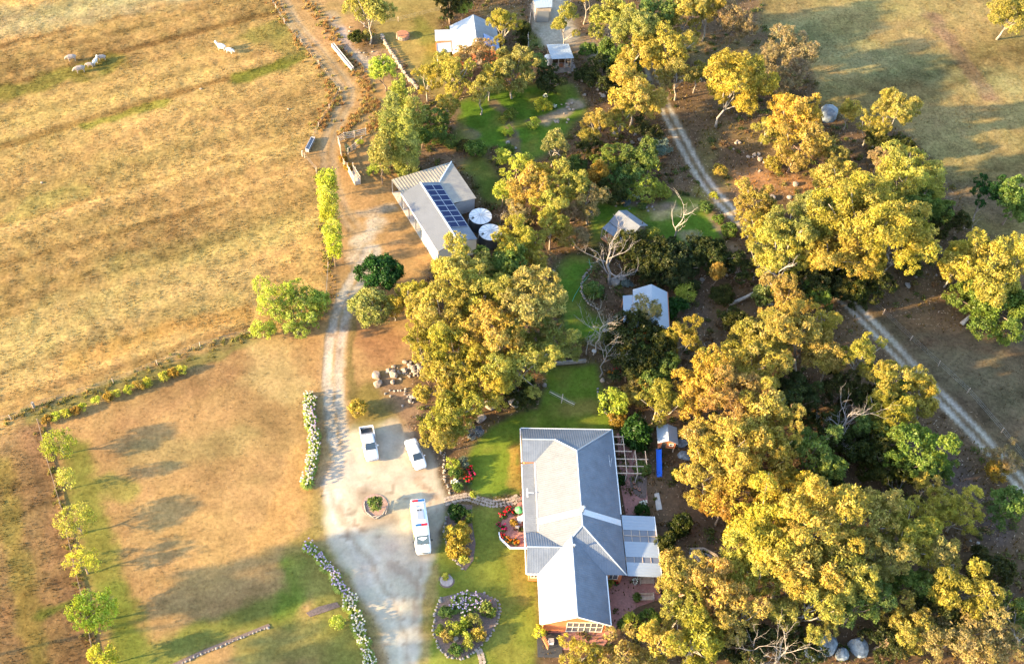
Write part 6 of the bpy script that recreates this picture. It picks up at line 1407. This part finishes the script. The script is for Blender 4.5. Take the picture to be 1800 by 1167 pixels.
# ------------------------------------------------------------------ small cottage
a, b = G(1087.7, 370.2, 3.9), G(1124, 396.5, 3.9); d = (a-b); d.z = 0; Lc = d.length; d.normalize(); az = math.atan2(d.y, d.x)
C = thing('cottage', 'small pale cottage with gabled metal roof and posted verandah', 'cottage', ((b.x, b.y, 0)), az-math.pi/2)      # local y runs back along the ridge, x to the right of it
W2 = 2.0
rp('roof', [(-W2, -.2, 2.75), (0, -.2, 3.9), (0, Lc, 3.9), (-W2, Lc, 2.75)], 'zinc_cream', C); rp('roof', [(W2, -.2, 2.75), (W2, Lc, 2.75), (0, Lc, 3.9), (0, -.2, 3.9)], 'zinc', C)
rp('verandah_roof', [(-W2-1.4, -.2, 2.3), (-W2-.02, -.2, 2.66), (-W2-.02, Lc, 2.66), (-W2-1.4, Lc, 2.3)], 'zinc', C)
mb = MB(); wallbox(mb, -W2+.25, W2-.25, .1, Lc-.2, 0, 2.7); mb.loft([[Vector((-W2+.25, y, 2.701)), Vector((W2-.25, y, 2.701)), Vector((0, y, 3.75))] for y in (.1, .25)]); mb.build('wall', M['stone_pale'], C)
for y in (0, 1.4, 2.8, 4.2): mb = MB(); mb.box((-W2-1.3, y+.1, 1.13), (.09, .09, 2.26)); mb.build('verandah_post', M['timber_pale'], C)
mb = MB(); mb.bar((-W2-1.3, .1, .85), (-W2-1.3, Lc-.3, .85), .05, .08); mb.bar((-W2-1.3, .1, .4), (-W2-1.3, Lc-.3, .4), .04, .06); mb.build('balustrade', M['timber_pale'], C)
mb = MB(); wallbox(mb, -W2-1.4, -W2+.24, 0, Lc-.1, -.1, .18); mb.build('verandah_floor', M['timber_orange'], C)
window(C, (-.8, .1, 1.6), .6, .9, 'y-', 2, 2, 'white'); window(C, (.9, .1, 1.6), .9, .9, 'y-', 3, 2, 'white'); door(C, (-W2+.25, 2.4, 1.2), .9, 2.0, 'x-', 'timber_orange'); window(C, (-W2+.25, .9, 1.4), .8, 1, 'x-', 2, 1, 'white')
mb = MB(); mb.box((1.2, .4, 3.4), (.12, .12, .6)); mb.build('flue', M['black'], C)
# ------------------------------------------------------------------ white roofed cabin
a, b = G(1145, 499.7, 4.1), G(1148, 566, 4.1); d = a-b; Lc = math.hypot(d.x, d.y); az = math.atan2(d.y, d.x)
C = thing('cabin', 'white roofed cabin half hidden behind the large dark tree', 'cabin', (b.x, b.y, 0), az-math.pi/2)
rp('roof', [(-2.5, -.2, 2.7), (0, -.2, 4.1), (0, Lc, 4.1), (-2.5, Lc, 2.7)], 'zinc_white', C); rp('roof', [(2.5, -.2, 2.7), (2.5, Lc, 2.7), (0, Lc, 4.1), (0, -.2, 4.1)], 'zinc_white', C); rp('lean_to_roof', [(-3.9, 1.0, 2.3), (-2.52, 1.0, 2.62), (-2.52, Lc-1, 2.62), (-3.9, Lc-1, 2.3)], 'zinc_white', C)
mb = MB(); wallbox(mb, -2.3, 2.3, .1, Lc-.2, 0, 2.68); 
for y in (.1, Lc-.35): mb.loft([[Vector((-2.3, q, 2.681)), Vector((2.3, q, 2.681)), Vector((0, q, 3.95))] for q in (y, y+.15)])
mb.build('wall', M['brick'], C)
for y in (1.2, 3.3, Lc-1.2): mb = MB(); mb.box((-3.8, y, 1.13), (.1, .1, 2.26)); mb.build('verandah_post', M['timber_orange'], C)
mb = MB(); mb.bar((2.56, -.2, 2.66), (2.56, Lc, 2.66), .1, .1); mb.build('gutter', M['rust'], C)
window(C, (-2.3, 3, 1.4), 1.2, 1.1, 'x-', 2, 1); door(C, (-2.3, 5, 1.05), .9, 2.1, 'x-')
# ------------------------------------------------------------------ pavilion with skillion roof
q = [G(960.7, 78.4, 2.9), G(999.7, 77.5, 2.9), G(1008.8, 102.5, 3.3), G(969.6, 104.3, 3.3)]
o = (q[0]+q[1]+q[2]+q[3])/4; o.z = 0; C = thing('pavilion', 'stone pavilion with flat sloping pale blue metal roof and open front', 'pavilion', o)
q = [p-o for p in q]; mb = MB(); roof_sheet(mb, q[::-1], sp=.5); mb.build('roof', M['zinc_white'], C)
c = lambda i, j, s=.88: Vector((q[i].x*s, q[i].y*s, 0))
L, Rr, F0, F1 = c(0, 0), c(1, 0), c(3, 0), c(2, 0)
mb = MB(); mb.bar(L+Vector((0, 0, 1.4)), Rr+Vector((0, 0, 1.4)), .2, 2.8); mb.bar(Rr+Vector((0, -.12, 1.4)), F1+Vector((0, 0, 1.4)), .2, 2.79); mb.build('wall', M['stone'], C)
mb = MB(); mb.bar(F0.lerp(F1, .0)+Vector((0, 0, .5)), F1+Vector((-.12, 0, .5)), .2, 1.0); mb.build('front_wall', M['stone'], C)
for k in (0, .33, .66, .97): p = F0.lerp(F1, k); mb = MB(); mb.box((p.x, p.y+.05, 2.1), (.14, .14, 2.2)); mb.build('post', M['timber'], C)
for k in range(3): p = F0.lerp(F1, .2+.28*k); mb = MB(); mb.box((p.x, p.y+.4, 1.3), (.7, .5, .5)); mb.build('cupboard', M['rust' if k == 1 else 'timber_pale'], C)
paving('terrace', '', [(964, 112), (1008, 110), (1014, 126), (985, 128)], .06, 'paver_grey')
p = G(963, 112, 0); t = thing('water_tank', 'small white tank at the left of the pavilion', 'water tank', p); mb = MB(); mb.cyl((0, 0, 0), .7, 1.5, 16); mb.build('wall', M['white'], t); mb = MB(); mb.cyl((0, 0, 1.5), .72, .15, 16, .2); mb.build('lid', M['white'], t)
# ------------------------------------------------------------------ far homestead and far shed
a, b = G(832, 26, 5), G(838, 72, 5); d = a-b; Lc = math.hypot(d.x, d.y); az = math.atan2(d.y, d.x)
C = thing('homestead', 'far white roofed homestead with blue solar panels behind gum trees', 'house', (b.x, b.y, 0), az-math.pi/2)
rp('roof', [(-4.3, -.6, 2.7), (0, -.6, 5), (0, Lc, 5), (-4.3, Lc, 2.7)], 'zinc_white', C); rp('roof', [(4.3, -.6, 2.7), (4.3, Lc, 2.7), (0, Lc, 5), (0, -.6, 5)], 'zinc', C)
rp('wing_roof', [(-7.2, Lc*.42, 2.75), (-2.1, Lc*.42, 2.75), (-2.1, Lc*.62, 4.05), (-7.2, Lc*.62, 4.05)], 'zinc_white', C); rp('wing_roof', [(-7.2, Lc*.82, 2.75), (-7.2, Lc*.62, 4.05), (-2.1, Lc*.62, 4.05), (-2.1, Lc*.82, 2.75)], 'zinc', C)
rp('verandah_roof', [(-7.0, .2, 2.4), (-4.35, .2, 2.65), (-4.35, Lc*.4, 2.65), (-7.0, Lc*.4, 2.4)], 'zinc_white', C)
mb = MB(); mb.bar((-7.05, .15, 2.4), (-7.05, Lc*.41, 2.4), .12, .14); mb.bar((-7.05, Lc*.41, 2.5), (-4.3, Lc*.41, 2.75), .12, .14); mb.bar((-4.3, .2, 2.72), (-4.3, Lc*.4, 2.72), .12, .14); mb.build('red_trim', M['brick'], C)
mb = MB(); wallbox(mb, -4, 4, -.3, Lc-.3, 0, 2.7); wallbox(mb, -6.8, -4.01, Lc*.44, Lc*.8, 0, 2.7); mb.loft([[Vector((-4, y, 2.701)), Vector((4, y, 2.701)), Vector((0, y, 4.85))] for y in (-.3, -.15)]); mb.build('wall', M['brick'], C)
for y in (.4, Lc*.2, Lc*.39): mb = MB(); mb.box((-6.9, y, 1.18), (.1, .1, 2.36)); mb.build('verandah_post', M['white'], C)
M['blue_panel'] = mat('blue_panel', (.07, .15, .38), .4)
for k in range(2):
    for c_ in range(2):
        x0 = 1.5+c_*1.35; y0 = -.3+k*1.75; z = lambda x: 5-(x)*2.3/4.3+.1; mb = MB(); mb.slab([(x0, y0, z(x0)), (x0+1.25, y0, z(x0+1.25)), (x0+1.25, y0+1.65, z(x0+1.25)), (x0, y0+1.65, z(x0))], .04); mb.build('solar_panel', M['blue_panel'], C)
window(C, (-4, 1.5, 1.4), 1.2, 1.1, 'x-', 2, 1); window(C, (-1.8, -.3, 1.4), 1.4, 1.1, 'y-', 2, 1); door(C, (.6, -.3, 1.05), .9, 2.1, 'y-')
q = [G(936, -9, 3.0), G(971, -9, 3.0), G(970.5, 13, 3.2), G(941, 14.5, 3.2)]; o = sum(q, Vector())/4; o.z = 0; q = [p-o for p in q]
C = thing('far_shed', 'small pale roofed shed cut by the top edge at the end of the gravel lane', 'shed', o); mb = MB(); roof_sheet(mb, q[::-1], sp=.5); mb.build('roof', M['zinc_white'], C)
mb = MB(); mb.prism([(p.x*.92, p.y*.92) for p in q[::-1]], 0, 2.95); mb.build('wall', M['timber_pale'], C); door(C, (q[3].x*.5+q[2].x*.5, q[3].y*.92, 1.2), 2.2, 2.3, 'y-', 'chrome')
wire_fence('pale timber fence beside the gravel lane from the far shed', [(934, 16), (931, 42), (928, 70), (929, 98)], 3, 1.1, 'timber_pale', .1, 2, 'rail_fence', 0)
# ------------------------------------------------------------------ vehicles (local x forward, z up)
def wheels(t, xs, hw, r):
    for x in xs:
        for s in (-1, 1):
            mb = MB(); mb.loft([[Vector((x+math.cos(k*.3927)*r, s*hw+q, r+math.sin(k*.3927)*r)) for k in range(16)] for q in (-.11, .11)]); w = mb.build('wheel', M['black'], t)
            mb = MB(); mb.loft([[Vector((x+math.cos(k*.3927)*r*.6, s*(hw+.115)+q, r+math.sin(k*.3927)*r*.6)) for k in range(16)] for q in (-.01, .01)]); mb.build('rim', M['alu'], w)
def shell(st, name, mt, parent, smooth=True):
    """stations (x, half width, z bottom, z shoulder, z top, top width factor) lofted into a closed body"""
    mb = MB(); R = []
    for x, w, zb, zs, zt, f in st:
        R.append([Vector((x, y, z)) for y, z in ((-w*.92, zb), (-w, zb+(zs-zb)*.4), (-w*.985, zs), (-w*f, zt-.02), (-w*f*.6, zt), (0, zt+.015), (w*f*.6, zt), (w*f, zt-.02), (w*.985, zs), (w, zb+(zs-zb)*.4), (w*.92, zb))])
    mb.loft(R); return mb.build(name, M[mt], parent, smooth)
def heading(p0, p1, z=1.0): a, b = G(*p0, z), G(*p1, z); return a, b, math.atan2(b.y-a.y, b.x-a.x)
# ambulance
a, b, hd = heading((733.5, 880), (746, 971), 1.6); c = (a+b)/2
AM = thing('ambulance', 'white ambulance van with red and blue light bars on its roof', 'ambulance', (c.x, c.y, 0), hd)
shell([(-3.35, .93, .45, 1.3, 2.66, .86), (-3.25, 1.0, .38, 1.3, 2.72, .9), (0, 1.02, .36, 1.3, 2.74, .9), (1.2, 1.02, .36, 1.3, 2.70, .88), (1.75, 1.01, .36, 1.3, 2.5, .84), (2.0, 1.0, .36, 1.28, 2.2, .82), (2.5, .99, .36, 1.2, 1.42, .80), (3.05, .95, .36, 1.0, 1.12, .80), (3.3, .86, .4, .85, .95, .78)], 'body', 'car', AM)
mb = MB(); mb.slab([(2.50, -.78, 1.46), (2.50, .78, 1.46), (1.82, .76, 2.46), (1.82, -.76, 2.46)][::1], .03); w_ = mb.build('windscreen', M['glass'], AM)
for s in (-1, 1):
    mb = MB(); mb.box((1.55, s*1.0, 1.72), (.8, .04, .55)); mb.build('side_window', M['glass'], AM)
    mb = MB(); mb.box((2.05, s*1.16, 1.55), (.12, .2, .32)); mb.build('mirror', M['black'], AM)
    mb = MB(); mb.box((-.8, s*1.012, 1.15), (4.6, .02, .28)); mb.build('side_stripe', mat('lime_stripe', (.55, .62, .10), .4) if s < 0 else bpy.data.materials['lime_stripe'], AM)
    mb = MB(); mb.box((3.12, s*.66, .86), (.2, .3, .2)); mb.build('headlight', M['glass_lit'], AM)
def lightbar(x, z, flip):
    mb = MB(); mb.box((x, 0, z), (.34, 1.62, .10)); lb = mb.build('light_bar', M['white'], AM)
    for s in (-1, 1): mb = MB(); mb.box((x, s*.39, z+.09), (.30, .76, .12)); mb.build('lens', M['red_lens' if (s > 0) == flip else 'blue_lens'], lb)
lightbar(-2.95, 2.80, False); lightbar(.55, 2.81, True)
mb = MB(); mb.box((-1.0, .05, 2.85), (1.5, .8, .16)); un = mb.build('air_conditioner', M['alu'], AM)
for s in (-.16, .16): mb = MB(); mb.cyl((-1.55, s, 2.93), .12, .03, 12); mb.build('fan', M['black'], un)
mb = MB(); mb.cyl((-2.2, -.25, 2.74), .16, .12, 12); mb.build('roof_vent', M['alu'], AM)
mb = MB(); mb.box((3.28, 0, .75), (.1, 1.0, .14)); mb.build('grille', M['black'], AM)
for s in (-.35, .35): mb = MB(); mb.bar((2.62, s, 1.44), (2.40, s+.4, 1.60), .04, .03); mb.build('wiper', M['black'], AM)
wheels(AM, (-2.0, 2.1), .90, .36)
# pickup
a, b, hd = heading((643, 748.5), (655.5, 809), .9); c = (a+b)/2
U = thing('pickup', 'white dual cab pickup with open dark tray parked on the gravel', 'pickup', (c.x, c.y, 0), hd)
shell([(-.75, .93, .42, .95, 1.12, .95), (.55, .94, .40, .96, 1.12, .94), (1.2, .93, .40, .95, 1.10, .92), (2.1, .90, .42, .92, 1.03, .88), (2.5, .82, .45, .82, .9, .84), (2.62, .72, .5, .74, .8, .84)], 'body', 'car', U)
shell([(-.9, .80, 1.10, 1.2, 1.70, .84), (-.7, .84, 1.10, 1.22, 1.80, .80), (.45, .84, 1.10, 1.22, 1.80, .80), (.62, .84, 1.10, 1.2, 1.76, .80)], 'cabin', 'car', U)
mb = MB(); mb.slab([(1.28, -.72, 1.16), (1.28, .72, 1.16), (.60, .66, 1.78), (.60, -.66, 1.78)], .04); mb.build('windscreen', M['glass'], U)
mb = MB(); mb.slab([(-1.02, .66, 1.2), (-1.02, -.66, 1.2), (-.84, -.62, 1.72), (-.84, .62, 1.72)], .04); mb.build('rear_window', M['glass'], U)
for s in (-1, 1):
    mb = MB(); mb.box((-.1, s*.80, 1.45), (1.3, .05, .36)); mb.build('side_window', M['glass'], U)
    mb = MB(); mb.box((-1.7, s*.90, .78), (1.9, .09, .72)); mb.build('tray_side', M['car'], U); mb = MB(); mb.box((.75, s*1.02, 1.15), (.14, .18, .16)); mb.build('mirror', M['car'], U); mb = MB(); mb.box((2.48, s*.6, .78), (.16, .3, .16)); mb.build('headlight', M['glass_lit'], U)
mb = MB(); mb.box((-1.7, 0, .62), (1.88, 1.70, .08)); mb.build('tray_floor', M['black'], U); mb = MB(); mb.box((-2.64, 0, .78), (.08, 1.72, .70)); mb.build('tailgate', M['car'], U); mb = MB(); mb.box((-.80, 0, .78), (.07, 1.70, .70)); mb.build('tray_front', M['car'], U)
mb = MB(); mb.box((-1.35, 0, 1.12), (.35, 1.66, .05)); mb.build('toolbox', M['glass_lit'], U); mb = MB(); mb.bar((-1.1, -.75, 1.35), (-1.1, .75, 1.35), .07); mb.bar((-1.1, -.75, .7), (-1.1, -.75, 1.36), .07); mb.bar((-1.1, .75, .7), (-1.1, .75, 1.36), .07); mb.build('roll_bar', M['car'], U)
mb = MB(); mb.bar((2.68, -.6, .62), (2.68, .6, .62), .1, .12); mb.bar((2.72, -.4, .6), (2.72, -.4, 1.0), .07); mb.bar((2.72, .4, .6), (2.72, .4, 1.0), .07); mb.bar((2.72, -.4, 1.0), (2.72, .4, 1.0), .07); mb.build('bull_bar', M['chrome'], U)
wheels(U, (-1.55, 1.6), .80, .37)
# sedan
a, b, hd = heading((722, 775.5), (739.5, 819), .8); c = (a+b)/2
D = thing('sedan', 'white sedan parked half under the mustard gum', 'car', (c.x, c.y, 0), hd)
shell([(-2.35, .74, .5, .8, .92, .86), (-2.2, .84, .4, .85, .98, .88), (-1.2, .89, .36, .90, 1.02, .90), (0, .90, .34, .92, 1.0, .92), (1.1, .90, .34, .90, .98, .90), (1.9, .86, .38, .78, .86, .86), (2.25, .76, .42, .68, .74, .84), (2.36, .62, .48, .62, .66, .84)], 'body', 'car', D)
shell([(-1.55, .70, .95, 1.0, 1.05, .8), (-.85, .74, .95, 1.04, 1.40, .74), (.1, .75, .95, 1.04, 1.44, .74), (.42, .75, .95, 1.04, 1.38, .74)], 'cabin', 'car', D)
mb = MB(); mb.slab([(1.18, -.66, 1.0), (1.18, .66, 1.0), (.38, .54, 1.41), (.38, -.54, 1.41)], .05); mb.build('windscreen', M['glass'], D)
for s in (-1, 1):
    mb = MB(); mb.box((-.25, s*.71, 1.18), (1.2, .06, .26)); mb.build('side_window', M['glass'], D); mb = MB(); mb.box((.75, s*.98, 1.0), (.12, .18, .12)); mb.build('mirror', M['car'], D); mb = MB(); mb.box((2.15, s*.55, .66), (.22, .28, .12)); mb.build('headlight', M['glass_lit'], D)
mb = MB(); mb.box((2.33, 0, .5), (.08, .8, .1)); mb.build('grille', M['black'], D)
wheels(D, (-1.4, 1.45), .78, .32)
# ------------------------------------------------------------------ sheep
def sheep(px, py, rz, s, mt, label, graze=True):
    p = G(px, py); t = thing('sheep', label, 'sheep', (p.x, p.y, ground_z(p.x, p.y)), rz); t.scale = (s, s, s)
    hz = .42 if graze else 1.05
    vs = [(-.55, 0, .72), (-.25, 0, .74), (.1, 0, .74), (.42, 0, .76), (.62, 0, .80), (.82, 0, hz+.22), (.98, 0, hz)]; rr = [.20, .30, .31, .28, .18, .12, .09]; ed = [(k, k+1) for k in range(6)]
    vs += [(-.72, 0, .72)]; rr += [.06]; ed += [(0, 7)]
    for x, y, j in ((-.42, -.15, 1), (-.42, .15, 1), (.38, -.14, 3), (.38, .14, 3)):
        n = len(vs); kx = x-.06 if j == 1 else x+.02; vs += [(x, y, .50), (kx, y, .28), (x, y, .0)]; rr += [.10, .05, .045]; ed += [(j, n), (n, n+1), (n+1, n+2)]
    n = len(vs); vs += [(.80, -.16, hz+.26), (.80, .16, hz+.26)]; rr += [.04, .04]; ed += [(5, n), (5, n+1)]
    me = bpy.data.meshes.new('body'); me.from_pydata(vs, ed, []); me.materials.append(M[mt]); o = link('body', me, t)
    m = o.modifiers.new('skin', 'SKIN'); sv = me.skin_vertices[0].data
    for k, r_ in enumerate(rr): sv[k].radius = (r_, r_); sv[k].use_root = k == 2
    o.modifiers.new('smooth', 'SUBSURF').levels = 1; o.modifiers['smooth'].render_levels = 1
sheep(390, 89, R_(160), 1.35, 'wool', 'brightest white sheep walking at the left of the white pair', False); sheep(404, 94, R_(-20), 1.1, 'wool', 'smaller white sheep at the right of the white pair')
sheep(142, 127, R_(200), 1.4, 'wool_grey', 'largest pale sheep grazing nearest in the left group'); sheep(159, 118, R_(185), 1.0, 'wool_grey', 'small brownish sheep in the middle of the left group'); sheep(168, 113, R_(70), 1.1, 'wool', 'white sheep facing away in the left group', False); sheep(180, 106, R_(190), 1.15, 'wool_grey', 'pale pinkish sheep at the right of the left group'); sheep(127, 107, R_(195), 1.3, 'wool_grey', 'brownish sheep standing apart above the left group')
for x, y in ((353, 157), (507, 193), (73, 322)): boulder(x, y, .28, 'pale', {353: 'small pinkish stone on the furrow of the golden paddock', 507: 'small pale stone near the track corner of the golden paddock', 73: 'small pale stone at the left of the golden paddock'}[x])
